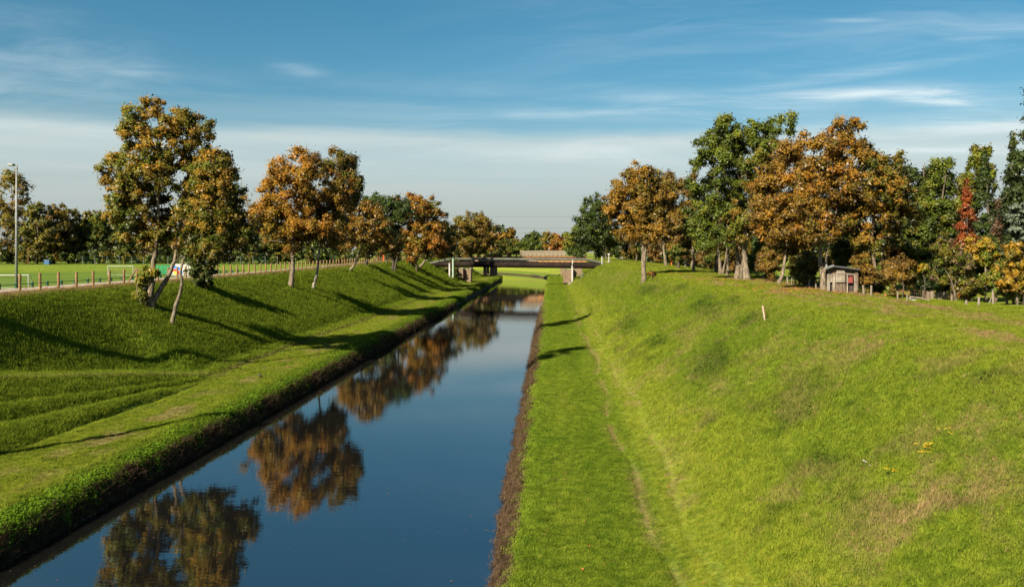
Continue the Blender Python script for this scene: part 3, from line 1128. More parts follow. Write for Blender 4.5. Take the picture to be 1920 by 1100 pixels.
tree_px('lime_tree', 'broad brown crowned tree behind the left half of the pipe bridge', 'tree', 285, 885,
        [([(885, 492), (884, 470), (886, 440)], .45, .15)],
        [(885, 440, 48, 38), (860, 450, 30, 40), (905, 430, 30, 28), (915, 455, 24, 28), (885, 412, 34, 18), (875, 470, 40, 22)],
        [('dgreen', .12), ('olive', .36), ('brown', .22), ('amber', .30)], 13000, leaf=.58, seed=20, clump=.22, group=GL)
tree_px('lime_tree', 'dark green bushy tree above the left end of the rust coloured far bridge', 'tree', 310, 922,
        [([(922, 490), (922, 470), (923, 455)], .4, .12)],
        [(922, 458, 18, 26), (912, 472, 20, 18), (934, 470, 8, 16)],
        [('dgreen', .55), ('green', .3), ('olive', .15)], 6000, leaf=.62, seed=21, clump=.26, group=GL)
tree_px('small_tree', 'small leafy tree on short dark trunk right of the leaning rusty tree', 'tree', 160, 687,
        [([(687, 502), (688, 490), (690, 475), (692, 455)], .30, .08)],
        [(692, 462, 24, 22), (680, 475, 18, 14)],
        [('green', .4), ('olive', .4), ('dgreen', .2)], 3500, leaf=.34, seed=22, bark=M_DBARK, clump=.3, group=GL)
tree_px('young_tree', 'young bushy green tree leaning beside the pale leaning trunk near the pipe bridge', 'tree', 200, 775,
        [([(775, 510), (773, 495), (772, 480)], .15, .05)],
        [(773, 488, 9, 20), (771, 478, 10, 12)],
        [('green', .4), ('dgreen', .4), ('olive', .2)], 1800, leaf=.4, seed=23, bark=M_DBARK, clump=.36, group=GL)

# -- shrubs on the left dike
tree_px('yew_shrub', 'dark upright evergreen shrub on the left embankment below the white painted board', 'shrub', 82.6, 382,
        [([(382, 546), (378, 520), (372, 485)], .10, .04), ([(384, 546), (390, 520), (396, 490)], .08, .03)],
        [(376, 500, 24, 30), (386, 515, 22, 28), (372, 475, 16, 18), (380, 530, 14, 12)],
        [('dgreen', .5), ('bottle', .2), ('olive', .3)], 7500, leaf=.17, seed=30, bark=M_DBARK, clump=.24, trunk_name='stem', crown_name='foliage')
tree_px('ivy_bush', 'yellow green ivy bush climbing the foot of the tallest left tree', 'bush', 68.1, 270,
        [([(268, 572), (262, 545), (264, 520)], .05, .02)],
        [(266, 535, 12, 30), (276, 520, 12, 18), (262, 555, 12, 16), (292, 515, 14, 10), (272, 505, 8, 16)],
        [('olive', .35), ('lime', .45), ('yellow', .2)], 3600, leaf=.16, seed=31, clump=.4, trunk_name='stem', crown_name='foliage')

# -- right dike
tree_px('maple_tree', 'amber fan shaped tree standing alone near the crest of the right dike', 'tree', 107, 1207,
        [([(1207, 516), (1206, 490), (1206, 462), (1203, 420), (1195, 340)], .34, .07), ([(1206, 465), (1214, 430), (1225, 370)], .16, .05)],
        [(1195, 355, 50, 44), (1165, 380, 34, 40), (1230, 370, 40, 50), (1200, 400, 54, 44), (1150, 400, 20, 26), (1225, 430, 40, 30), (1180, 435, 26, 20), (1205, 322, 34, 22), (1195, 390, 60, 56)],
        [('olive', .22), ('brown', .18), ('amber', .34), ('gold', .16), ('orange', .10)], 21000, leaf=.25, seed=40, clump=.22, group=GR, bare=.35, hgrad=-.1)
tree_px('maple_tree', 'dull brown round tree behind the amber fan shaped tree', 'tree', 152, 1287,
        [([(1298, 510), (1298, 480), (1290, 440), (1280, 370)], .34, .09)],
        [(1275, 350, 44, 48), (1240, 350, 34, 46), (1300, 390, 30, 50), (1255, 400, 36, 50), (1280, 430, 38, 40)],
        [('olive', .30), ('brown', .36), ('amber', .34)], 12000, leaf=.33, seed=41, clump=.23, group=GR, bare=.3)
tree_px('lime_tree', 'tree with tall narrow bare trunk and hanging brownish sprays right of the orange marker post', 'tree', 114, 1300,
        [([(1300, 513), (1300, 485), (1297, 455), (1298, 410)], .22, .08)],
        [(1300, 420, 24, 34), (1310, 450, 24, 16), (1290, 455, 16, 12)],
        [('olive', .35), ('brown', .35), ('green', .3)], 4500, leaf=.27, seed=42, clump=.28, group=GR)
tree_px('oak_tree', 'big green tree with two pale thick trunks leaning apart on the right dike', 'tree', 88, 1386,
        [([(1381, 523), (1383, 495), (1380, 470), (1370, 445), (1350, 380), (1335, 320)], .30, .09), ([(1387, 523), (1391, 500), (1392, 465), (1400, 400), (1405, 300)], .30, .09)],
        [(1365, 270, 54, 44), (1430, 250, 60, 36), (1330, 320, 40, 52), (1390, 330, 64, 56), (1320, 390, 38, 46), (1370, 405, 60, 46), (1330, 440, 36, 28), (1465, 235, 36, 20), (1310, 350, 24, 36), (1355, 236, 28, 18), (1308, 420, 30, 48), (1345, 450, 44, 28), (1350, 300, 58, 58), (1400, 262, 70, 44), (1370, 400, 66, 56)],
        [('dgreen', .22), ('green', .52), ('lime', .16), ('olive', .10)], 30000, leaf=.22, seed=43, clump=.22, group=GR, clumps=430)
tree_px('oak_tree', 'green and amber tree on thickest straight trunk, right of the two leaning trunks', 'tree', 86, 1401,
        [([(1402, 527), (1399, 500), (1397, 465), (1402, 420), (1420, 340)], .40, .10)],
        [(1430, 310, 46, 50), (1420, 370, 50, 46), (1400, 420, 44, 36), (1440, 420, 34, 34)],
        [('green', .45), ('olive', .25), ('amber', .30)], 14000, leaf=.22, seed=44, clump=.25, group=GR)
tree_px('oak_tree', 'brownish tree with two crooked thin trunks left of the pale thick trunks', 'tree', 107, 1353,
        [([(1351, 515), (1350, 490), (1346, 465), (1342, 420)], .26, .08), ([(1355, 514), (1359, 490), (1362, 465)], .16, .06)],
        [(1345, 420, 34, 40), (1360, 440, 26, 26), (1330, 455, 24, 20)],
        [('green', .35), ('olive', .30), ('brown', .2), ('amber', .15)], 7000, leaf=.26, seed=45, clump=.27, group=GR, bark=M_BARK)
tree_px('lime_tree', 'slender tree with one straight pale trunk between the crooked trunks and the thick trunks', 'tree', 98, 1364,
        [([(1364, 518), (1365, 495), (1365, 460), (1366, 410)], .20, .08)],
        [(1368, 420, 26, 34), (1372, 380, 22, 30)],
        [('green', .5), ('olive', .3), ('amber', .2)], 4200, leaf=.24, seed=46, clump=.3, group=GR)
tree_px('maple_tree', 'largest orange tree on the right dike with a straight grey trunk before the shed', 'tree', 63.5, 1545,
        [([(1545, 549), (1542, 515), (1541, 480), (1538, 440), (1532, 370), (1540, 290)], .26, .07), ([(1540, 470), (1560, 420), (1590, 340)], .12, .04)],
        [(1530, 290, 80, 50), (1480, 340, 66, 52), (1570, 260, 50, 34), (1545, 360, 84, 56), (1450, 390, 48, 50), (1520, 420, 84, 44), (1600, 330, 46, 60), (1580, 235, 36, 22), (1530, 330, 84, 70), (1500, 400, 80, 60), (1470, 440, 44, 26), (1430, 330, 26, 30)],
        [('olive', .18), ('brown', .20), ('amber', .34), ('orange', .20), ('gold', .08)], 34000, leaf=.17, seed=47, clump=.21, group=GR, clumps=480, bare=.4)
tree_px('maple_tree', 'olive and amber tree right of the largest orange tree with pale ivy wrapped leaning stems', 'tree', 64, 1646,
        [([(1647, 550), (1640, 530), (1637, 500), (1632, 460), (1635, 380), (1625, 300)], .17, .06), ([(1646, 549), (1652, 520), (1655, 480), (1660, 400)], .13, .05)],
        [(1620, 310, 46, 48), (1660, 330, 34, 40), (1640, 400, 70, 56), (1600, 390, 40, 50), (1690, 400, 30, 44), (1640, 455, 56, 30), (1625, 275, 24, 18), (1650, 360, 60, 70), (1680, 300, 14, 16)],
        [('dgreen', .24), ('olive', .36), ('amber', .28), ('orange', .12)], 24000, leaf=.18, seed=48, clump=.23, group=GR)
tree_px('lime_tree', 'brown tree whose bare trunk leans strongly right, left of the largest orange tree', 'tree', 77, 1461,
        [([(1460, 533), (1467, 512), (1472, 485), (1477, 455), (1482, 400)], .19, .07)],
        [(1485, 410, 40, 40), (1505, 440, 34, 30), (1460, 450, 26, 20), (1500, 470, 30, 20)],
        [('olive', .34), ('brown', .32), ('amber', .34)], 10000, leaf=.2, seed=49, clump=.27, group=GR)
tree_px('poplar_tree', 'dark green tree with drooping sprays standing behind the right end of the pipe bridge', 'tree', 262, 1135,
        [([(1137, 494), (1133, 465), (1130, 430), (1122, 390)], .36, .10)],
        [(1115, 400, 26, 38), (1135, 400, 26, 34), (1095, 430, 24, 36), (1130, 440, 40, 42), (1112, 425, 40, 46), (1090, 465, 24, 24), (1150, 450, 18, 30), (1100, 385, 16, 26)],
        [('dgreen', .48), ('bottle', .22), ('green', .30)], 13000, leaf=.5, seed=50, clump=.24, group=GR, droop=.3)
tree_px('lime_tree', 'tree with broad pale trunk at the left of the orange marker post under brown crowns', 'tree', 172, 1248,
        [([(1249, 497), (1246, 478), (1243, 462), (1240, 420)], .36, .11)],
        [(1245, 400, 36, 46), (1230, 440, 26, 24), (1262, 440, 24, 26)],
        [('olive', .34), ('brown', .30), ('amber', .36)], 8000, leaf=.36, seed=51, clump=.26, group=GR)
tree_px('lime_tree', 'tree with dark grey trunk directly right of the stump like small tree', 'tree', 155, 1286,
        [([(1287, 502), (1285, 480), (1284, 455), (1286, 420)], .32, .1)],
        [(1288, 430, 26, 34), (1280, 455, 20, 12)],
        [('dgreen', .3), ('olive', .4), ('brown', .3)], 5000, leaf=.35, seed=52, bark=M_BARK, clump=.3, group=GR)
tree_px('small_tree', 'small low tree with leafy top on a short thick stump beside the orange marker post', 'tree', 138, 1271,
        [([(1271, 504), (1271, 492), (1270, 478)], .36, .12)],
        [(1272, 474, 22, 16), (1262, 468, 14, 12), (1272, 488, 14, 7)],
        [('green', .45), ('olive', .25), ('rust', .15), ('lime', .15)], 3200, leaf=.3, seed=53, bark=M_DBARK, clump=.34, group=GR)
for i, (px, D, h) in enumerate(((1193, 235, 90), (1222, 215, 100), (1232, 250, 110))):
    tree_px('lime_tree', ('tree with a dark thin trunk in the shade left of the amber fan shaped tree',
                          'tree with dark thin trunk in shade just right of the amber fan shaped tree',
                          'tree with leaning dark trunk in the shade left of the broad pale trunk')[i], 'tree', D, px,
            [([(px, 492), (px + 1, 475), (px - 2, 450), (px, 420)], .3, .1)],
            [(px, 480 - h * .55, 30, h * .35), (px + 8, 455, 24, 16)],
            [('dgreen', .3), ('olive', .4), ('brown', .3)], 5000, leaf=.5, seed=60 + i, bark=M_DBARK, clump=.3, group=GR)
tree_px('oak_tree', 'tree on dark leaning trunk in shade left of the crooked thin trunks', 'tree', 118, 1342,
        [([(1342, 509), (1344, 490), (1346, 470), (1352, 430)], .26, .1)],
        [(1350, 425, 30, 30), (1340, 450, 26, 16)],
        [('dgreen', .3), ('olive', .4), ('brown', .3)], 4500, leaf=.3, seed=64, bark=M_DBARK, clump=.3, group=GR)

# -- gardens on the right
def tpx(*a, **k):
    return tree_px(*a, **k)


tpx('cedar_tree', 'dark flat topped cedar spreading above the garden trees right of the olive and amber tree', 'tree', 92, 1728,
    [([(1728, 520), (1726, 440), (1730, 380), (1730, 310)], .3, .06)],
    [(1725, 322, 52, 16), (1740, 350, 56, 18), (1715, 385, 50, 22), (1745, 420, 50, 26)],
    [('conifer', .5), ('dgreen', .4), ('olive', .1)], 13000, leaf=.26, seed=70, bark=M_DBARK, clump=.24, flat=.4, group=GC)
tpx('ash_tree', 'tall yellow green tree behind the cedar in the gardens', 'tree', 84, 1745,
    [([(1752, 530), (1750, 470), (1755, 400), (1765, 330)], .25, .06)],
    [(1765, 335, 36, 36), (1750, 390, 44, 44), (1780, 400, 36, 50), (1740, 440, 46, 44), (1775, 460, 34, 40)],
    [('dgreen', .2), ('green', .42), ('lime', .2), ('olive', .18)], 20000, leaf=.22, seed=71, bark=M_DBARK, clump=.24, group=GC)
tpx('ash_tree', 'dark green tree filling the shade right of the ivy wrapped leaning stems', 'tree', 74, 1712,
    [([(1712, 540), (1712, 480), (1715, 420), (1712, 380)], .2, .06)],
    [(1712, 410, 34, 50), (1735, 450, 40, 44), (1700, 465, 30, 36), (1730, 490, 40, 30)],
    [('dgreen', .50), ('green', .28), ('olive', .22)], 13000, leaf=.2, seed=72, bark=M_DBARK, clump=.26, group=GC)
tpx('birch_tree', 'pale yellowish birch rising behind the dark conical evergreen', 'tree', 82, 1834,
    [([(1836, 530), (1836, 430), (1836, 340), (1838, 290)], .16, .04)],
    [(1836, 300, 28, 32), (1820, 340, 24, 34), (1850, 330, 22, 34), (1815, 380, 22, 36)],
    [('olive', .45), ('lime', .35), ('green', .2)], 9000, leaf=.21, seed=73, bark=M_BIRCH, droop=.7, clump=.26, group=GC)
tpx('cypress_tree', 'dark green conical evergreen right of the red brown conifer', 'tree', 72, 1853,
    [([(1853, 540), (1853, 430), (1855, 320)], .2, .04)],
    [(1853, 415, 46, 126)],
    [('conifer', .55), ('dgreen', .25), ('bottle', .2)], 17000, leaf=.2, seed=74, bark=M_DBARK, shape='cone', clump=.13, clumps=170, group=GC)
tpx('cypress_tree', 'slim red brown conifer in autumn colour before the dark conical evergreen', 'tree', 66, 1812,
    [([(1812, 540), (1812, 450), (1814, 360)], .12, .03)],
    [(1813, 412, 27, 72)],
    [('rust', .3), ('red', .6), ('amber', .1)], 8500, leaf=.15, seed=75, bark=M_DBARK, shape='cone', clump=.15, clumps=110, group=GC)
tpx('spruce_tree', 'dark spruce with ragged sprays left of the tall spruce at the right edge', 'tree', 62, 1895,
    [([(1895, 545), (1896, 430), (1895, 270)], .2, .03)],
    [(1895, 380, 40, 122)],
    [('conifer', .5), ('dgreen', .3), ('olive', .2)], 12000, leaf=.18, seed=76, bark=M_DBARK, shape='cone', clump=.15, clumps=110, group=GC)
tpx('spruce_tree', 'tallest dark spruce cut by the right edge of the picture', 'tree', 54, 1934,
    [([(1934, 550), (1934, 400), (1934, 195)], .22, .03)],
    [(1934, 330, 58, 160)],
    [('conifer', .5), ('dgreen', .3), ('bottle', .2)], 16000, leaf=.17, seed=77, bark=M_DBARK, shape='cone', clump=.16, clumps=110, group=GC)
tpx('plum_tree', 'pinkish brown half bare bush like tree below the ragged spruce', 'tree', 57, 1893,
    [([(1890, 550), (1892, 480), (1890, 400)], .10, .03)],
    [(1890, 395, 26, 34), (1885, 440, 28, 34), (1905, 420, 24, 30)],
    [('pink', .7), ('brown', .3)], 7500, leaf=.13, seed=78, bark=M_DBARK, clump=.28, bare=.8, group=GC)
tpx('blue_spruce_tree', 'bluish grey spruce with drooping boughs at the right edge', 'tree', 50, 1922,
    [([(1922, 555), (1922, 470), (1921, 390)], .12, .03)],
    [(1920, 425, 34, 46)],
    [('blue', .75), ('conifer', .25)], 5200, leaf=.14, seed=79, bark=M_DBARK, clump=.17, flat=.35, group=GC)
tpx('maple_tree', 'small golden leaved tree below the dark conical evergreen', 'tree', 54, 1848,
    [([(1848, 560), (1846, 520), (1850, 470)], .09, .03)],
    [(1850, 470, 36, 28), (1830, 480, 20, 18), (1860, 510, 30, 32), (1845, 530, 30, 22)],
    [('green', .30), ('lime', .22), ('yellow', .22), ('gold', .26)], 10500, leaf=.14, seed=80, clump=.25, group=GC, hgrad=.6)
tpx('maple_tree', 'low golden leaved tree at the right edge behind the tall round posts', 'tree', 50, 1908,
    [([(1908, 560), (1908, 530), (1906, 490)], .08, .03)],
    [(1908, 500, 26, 24), (1895, 470, 18, 20), (1915, 530, 22, 18), (1890, 535, 22, 18)],
    [('olive', .3), ('yellow', .3), ('gold', .4)], 8000, leaf=.13, seed=81, clump=.26, group=GC)
tpx('apple_tree', 'old crooked fruit tree with a bare leaning trunk behind the low picket fence', 'tree', 53, 1788,
    [([(1793, 560), (1786, 545), (1781, 530), (1772, 515)], .10, .03), ([(1784, 540), (1790, 530), (1800, 522)], .07, .04), ([(1789, 535), (1790, 500), (1795, 470), (1803, 455)], .05, .02)],
    [(1775, 480, 30, 30), (1800, 500, 26, 32), (1770, 520, 20, 16), (1760, 465, 18, 20), (1805, 535, 26, 16)],
    [('olive', .55), ('green', .25), ('pink', .2)], 8500, leaf=.13, seed=82, clump=.27, bare=.5, group=GC)
GS = 'garden shrubs on the right'
for i, (nm, lab, D, px, trunks, lobes, pal, n) in enumerate((
        ('shrub', 'rounded brown autumn shrub on a thick stem left of the low picket fence', 55, 1690, [(1690, 560), (1690, 545), (1688, 515)],
         [(1690, 505, 30, 30), (1672, 520, 20, 24), (1705, 520, 20, 22)], [('olive', .25), ('brown', .4), ('amber', .35)], 9000),
        ('shrub', 'brown leaved shrub in front of the right side of the shed', 61, 1622, [(1622, 552), (1622, 530), (1620, 500)],
         [(1617, 498, 22, 28), (1628, 520, 20, 22), (1609, 524, 14, 18)], [('olive', .25), ('brown', .4), ('amber', .35)], 6000),
        ('shrub', 'small yellow leaved bush above the picket fence', 56, 1727, [(1733, 555), (1730, 530), (1727, 505)],
         [(1724, 502, 14, 9), (1738, 512, 12, 9)], [('lime', .5), ('yellow', .5)], 1500),
        ('shrub', 'low green scrub at the foot of the crooked fruit tree', 53, 1815, [(1815, 565), (1815, 550), (1812, 535)],
         [(1815, 545, 24, 16), (1835, 540, 20, 16), (1800, 555, 16, 10)], [('green', .4), ('olive', .35), ('rust', .25)], 5200),
        ('shrub', 'green scrub with yellowing leaves round the tall round posts at the right edge', 51, 1900, [(1900, 566), (1900, 552), (1898, 540)],
         [(1902, 552, 22, 12), (1880, 545, 16, 14), (1918, 550, 14, 14)], [('green', .5), ('lime', .3), ('olive', .2)], 4800),
        ('shrub', 'dark brown bush at the left of the strongly leaning bare trunk', 82, 1440, [(1442, 532), (1442, 515), (1440, 495)],
         [(1442, 508, 16, 22), (1432, 490, 20, 24), (1450, 490, 18, 22)], [('olive', .4), ('brown', .3), ('amber', .3)], 5500),
        ('shrub', 'olive bush between the strongly leaning bare trunk and the largest orange tree', 72, 1510, [(1510, 538), (1510, 520), (1508, 500)],
         [(1512, 515, 18, 20), (1500, 500, 20, 22), (1525, 495, 22, 26)], [('dgreen', .3), ('olive', .5), ('brown', .2)], 6500),
        ('shrub', 'bright green bush behind the thickest straight trunk with a knot', 96, 1430, [(1428, 528), (1428, 500), (1426, 470)],
         [(1430, 470, 26, 40), (1415, 495, 20, 26), (1440, 500, 20, 26)], [('green', .6), ('lime', .25), ('dgreen', .15)], 8500),
        ('shrub', 'dark evergreen scrub in the shade right of the picket fence end', 60, 1760, [(1760, 550), (1760, 540), (1758, 525)],
         [(1752, 520, 32, 20), (1730, 535, 24, 14), (1770, 535, 20, 14)], [('dgreen', .6), ('bottle', .4)], 5500),
        ('shrub', 'dark bush directly behind the shed roof', 70, 1585, [(1585, 545), (1585, 520), (1585, 490)], [(1570, 500, 26, 30), (1600, 490, 28, 34), (1585, 470, 30, 24), (1620, 505, 22, 24)], [('dgreen', .5), ('bottle', .2), ('olive', .3)], 7500),
        ('shrub', 'green weeds and ivy at the foot of the ivy wrapped leaning stems', 62, 1652, [(1652, 552), (1652, 535), (1650, 515)],
         [(1650, 520, 14, 24), (1660, 545, 16, 10), (1640, 540, 12, 12)], [('green', .5), ('lime', .3), ('olive', .2)], 3500))):
    tpx(nm, lab, 'shrub', D, px, [(trunks, .06, .02)], lobes, pal, n, leaf=max(.12, D * .0022), seed=90 + i, bark=M_DBARK, clump=.3, group=GS,
        trunk_name='stem', crown_name='foliage')

# hedge of bushes under the right hand trees, far to near
hl = ['brown dry bush in the deep shade behind the slender pale trunk', 'olive bush behind the two crooked thin trunks',
      'brown hedge bush between the tall narrow bare trunk and the leaning dark trunk', 'dark bush behind the tall narrow bare trunk',
      'dark bush behind the dark grey trunk', 'dark bush behind the broad pale trunk', 'dark bush in the shade behind the amber fan shaped tree',
      'farthest dark hedge bush on the right dike by the white barrier']
for i, (px, D, h, pal) in enumerate(((1375, 118, 60, 'b'), (1352, 130, 55, 'o'), (1328, 140, 44, 'b'), (1308, 168, 60, 'd'), (1285, 190, 56, 'd'), (1262, 210, 50, 'd'), (1215, 270, 46, 'd'), (1180, 320, 30, 'd'))):
    P = {'b': [('olive', .3), ('brown', .5), ('dgreen', .2)], 'o': [('olive', .5), ('green', .3), ('dgreen', .2)], 'd': [('dgreen', .3), ('olive', .45), ('brown', .25)]}[pal]
    gy = 470 + (CAMZ - G(PX(px, D), D)) * 1600 / D
    tpx('hedge_bush', hl[i], 'bush', D, px, [([(px, gy), (px, gy - h * .4), (px + 2, gy - h * .7)], .08, .03)],
        [(px - 8, gy - h * .45, 24, h * .45), (px + 14, gy - h * .4, 24, h * .42), (px + 2, gy - h * .8, 20, h * .3)], P, 5200, leaf=max(.2, D * .0024), seed=110 + i, bark=M_DBARK, clump=.3,
        group='hedge under the right hand trees', trunk_name='stem', crown_name='foliage')
tpx('shrub', 'grey green willow scrub on the right slope behind the single white pipe post', 'shrub', 208, 1105, [([(1105, 525), (1106, 515), (1108, 505)], .1, .04)],
    [(1100, 522, 16, 10), (1118, 512, 18, 9), (1135, 504, 12, 7), (1088, 530, 10, 7)], [('silver', .5), ('green', .3), ('dgreen', .2)], 3400, leaf=.42, seed=130, bark=M_DBARK, clump=.34,
    trunk_name='stem', crown_name='foliage')
tpx('shrub', 'dark scrub beside the left brick abutment under the pipe bridge', 'shrub', 236, 862, [([(862, 522), (861, 515), (860, 508)], .1, .04)],
    [(853, 518, 8, 11), (842, 506, 18, 10), (858, 524, 8, 5), (830, 500, 14, 8)], [('dgreen', .55), ('olive', .3), ('green', .15)], 3000, leaf=.45, seed=131, bark=M_DBARK, clump=.34,
    trunk_name='stem', crown_name='foliage')
tpx('shrub', 'small dark bush on the crest beside the amber fan shaped tree', 'shrub', 103, 1222, [([(1222, 516), (1222, 514), (1222, 512)], .05, .02)],
    [(1222, 514, 7, 4)], [('olive', .5), ('rust', .3), ('dgreen', .2)], 400, leaf=.22, seed=132, bark=M_DBARK, clump=.5, trunk_name='stem', crown_name='foliage')

# -- row behind the sports field
bl = ['large golden olive tree at the left edge behind the floodlight mast', 'olive tree with slim pale trunk just right of the floodlight mast, beyond the field', 'brown olive tree above the brown pole beyond the field',
      'light olive tree above the blue container beyond the field', 'greyish olive tree beyond the far fence, left of the tallest left tree', 'dark slender tree beyond the far fence at the left of the tallest left tree',
      'pale green tree seen past the left side of the tallest left tree', 'dark tree behind the trunk of the tallest left tree', 'dark tree behind the green container',
      'dark tree behind the dark evergreen shrub', 'silvery green tree left of the straight trunked orange tree', 'olive tree behind the straight trunked orange tree', 'green tree behind the birch and the fence']
bt = ((22, 250, 168, 46, 'g'), (68, 246, 110, 30, 'o'), (100, 250, 106, 32, 'b'), (128, 256, 98, 30, 'o'), (160, 262, 92, 26, 'o'), (184, 258, 94, 22, 'd'),
      (214, 262, 90, 30, 's'), (255, 255, 80, 36, 'd'), (310, 262, 80, 36, 'd'), (410, 255, 86, 50, 'd'), (470, 250, 70, 36, 's'), (520, 252, 66, 36, 'o'), (600, 270, 60, 46, 'd'))
for i, (px, D, h, w, pal) in enumerate(bt):
    h, w = h * 1.08, w * 1.2
    P = {'g': [('dgreen', .15), ('olive', .50), ('gold', .2), ('amber', .15)], 'o': [('dgreen', .25), ('olive', .55), ('green', .2)], 'b': [('olive', .45), ('brown', .35), ('amber', .2)],
         'd': [('dgreen', .45), ('green', .2), ('olive', .35)], 's': [('green', .4), ('silver', .35), ('olive', .25)]}[pal]
    gy = 470 + (CAMZ - G(PX(px, D), D)) * 1600 / D
    tpx('background_tree', bl[i], 'tree', D, px, [([(px + 1, gy), (px, gy - h * .2), (px + 2, gy - h * .45), (px, gy - h * .75)], .30, .1)],
        [(px, gy - h * .68, w * .8, h * .30), (px - w * .4, gy - h * .5, w * .6, h * .24), (px + w * .4, gy - h * .46, w * .6, h * .26), (px, gy - h * .32, w * .95, h * .26), (px, gy - h * .14, w * .9, h * .13), (px + w * .1, gy - h * .85, w * .45, h * .15)],
        P, 4600, leaf=.62, seed=140 + i, bark=M_BARK if pal in 'og' else M_DBARK, clump=.24, group=GB)

# -- trees beyond the far bridge, in the gap and left of it
fl = ['dark tree at the left end of the far tree line over the canal', 'green round tree in the far tree line left of the wooden screen', 'dark green round tree in the far tree line above the wooden screen',
      'olive tree in the far tree line right of the dark round one', 'orange brown tree in the far tree line near the right end of the wooden screen', 'olive green tree at the right end of the rust coloured bridge',
      'yellow green bush like tree at the left end of the far tree line']
ft = ((950, 430, 28, 14, 'd'), (968, 440, 30, 22, 'y'), (995, 430, 34, 24, 'g'), (1025, 450, 36, 22, 'o'), (1045, 425, 34, 22, 'r'), (1075, 335, 40, 20, 'y'), (935, 420, 26, 12, 'y'))
for i, (px, D, h, w, pal) in enumerate(ft):
    h, w = h * 1.3, w * 1.15
    P = {'d': [('dgreen', .6), ('olive', .4)], 'y': [('green', .35), ('olive', .4), ('lime', .25)], 'g': [('dgreen', .4), ('green', .6)], 'o': [('olive', .6), ('amber', .2), ('green', .2)], 'r': [('brown', .25), ('amber', .45), ('rust', .3)]}[pal]
    gy = 483
    tpx('far_tree', fl[i], 'tree', D, px, [([(px, gy), (px, gy - h * .5), (px, gy - h * .8)], .4, .12)],
        [(px, gy - h * .62, w * .75, h * .38), (px - w * .45, gy - h * .42, w * .6, h * .34), (px + w * .45, gy - h * .42, w * .6, h * .34)], P, 4200, leaf=.85, seed=170 + i, bark=M_DBARK, clump=.26, group=GF)


# -- the woods behind everything: read as one mass
def wood(name, segs, pal, per_m, leaf, seed):
    r = np.random.default_rng(seed)
    Ps, Cs = [], []
    for (x0, y0, x1, y1, h0, h1, depth) in segs:
        L = math.hypot(x1 - x0, y1 - y0)
        k = int(L / (0.55 * max(h0, h1))) + 1
        for i in range(k):
            t = (i + r.random()) / k
            cx, cy = x0 + (x1 - x0) * t + r.normal() * depth * .4, y0 + (y1 - y0) * t + r.normal() * depth * .4
            h = (h0 + (h1 - h0) * t) * (0.72 + .42 * r.random())
            w = h * (0.28 + 0.12 * r.random())
            g = G(cx, cy)
            n = int(per_m * h)
            nb = 14
            bc = r.normal(size=(nb, 3))
            bc /= np.linalg.norm(bc, axis=1, keepdims=True)
            bc = np.array([cx, cy, g + h * .52]) + bc * np.array([w, w, h * .42]) * (0.4 + .5 * r.random((nb, 1)))
            b = r.integers(0, nb, n)
            d = r.normal(size=(n, 3))
            d /= np.linalg.norm(d, axis=1, keepdims=True)
            Ps.append(bc[b] + d * (w * .42) * r.random((n, 1)) ** .4)
            base = np.array(PAL[pal[r.integers(0, len(pal))]]) * LEAF_GAIN
            Cs.append(base * (0.7 + .6 * r.random((n, 1))) * (0.8 + .4 * r.random(nb))[b][:, None])
    P = np.concatenate(Ps)
    C = np.concatenate(Cs)
    N = r.normal(size=P.shape) + np.array([0, -.2, .5])
    N /= np.linalg.norm(N, axis=1, keepdims=True)
    V, tri = leaf_tris(P, N, leaf * (0.6 + .8 * r.random(len(P))), r)
    o = obj(name, mesh_np(name, V, [tri], M_LEAF, False, {'leafcol': ('FACE', 'FLOAT_COLOR', C), 'leafnor': ('FACE', 'FLOAT_VECTOR', N)}))
    return tag(o, kind='stuff')


WP = ['dgreen', 'olive', 'green', 'brown', 'olive', 'dgreen', 'amber']
wood('distant_wood', [(-330, 280, -60, 330, 19, 17, 8), (-120, 470, 120, 490, 19, 20, 8), (-60, 360, -34, 460, 12, 12, 6), (20, 300, 140, 420, 16, 20, 10)], WP, 55, 1.5, 201)
wood('garden_thicket', [(42, 92, 50, 140, 9, 10, 3), (46, 130, 40, 290, 12, 12, 5), (52, 60, 70, 130, 11, 13, 5), (26, 175, 26, 300, 8, 9, 3)], ['dgreen', 'dgreen', 'olive', 'bottle', 'brown'], 190, .6, 202)
wood('garden_scrub', [(23.5, 75, 40, 80, 4.5, 5.5, 1.2), (36, 72, 44, 74, 5, 6, 1)], ['dgreen', 'olive', 'bottle', 'brown'], 500, .26, 204)
wood('field_scrub', [(-235, 243, -55, 250, 4.2, 4.0, 2), (-235, 250, -55, 258, 6, 6, 2), (-62, 296, -33, 300, 4.5, 4.5, 1), (13, 290, 30, 292, 4.0, 4.5, 1)], ['olive', 'dgreen', 'dgreen', 'olive', 'green'], 90, .6, 203)

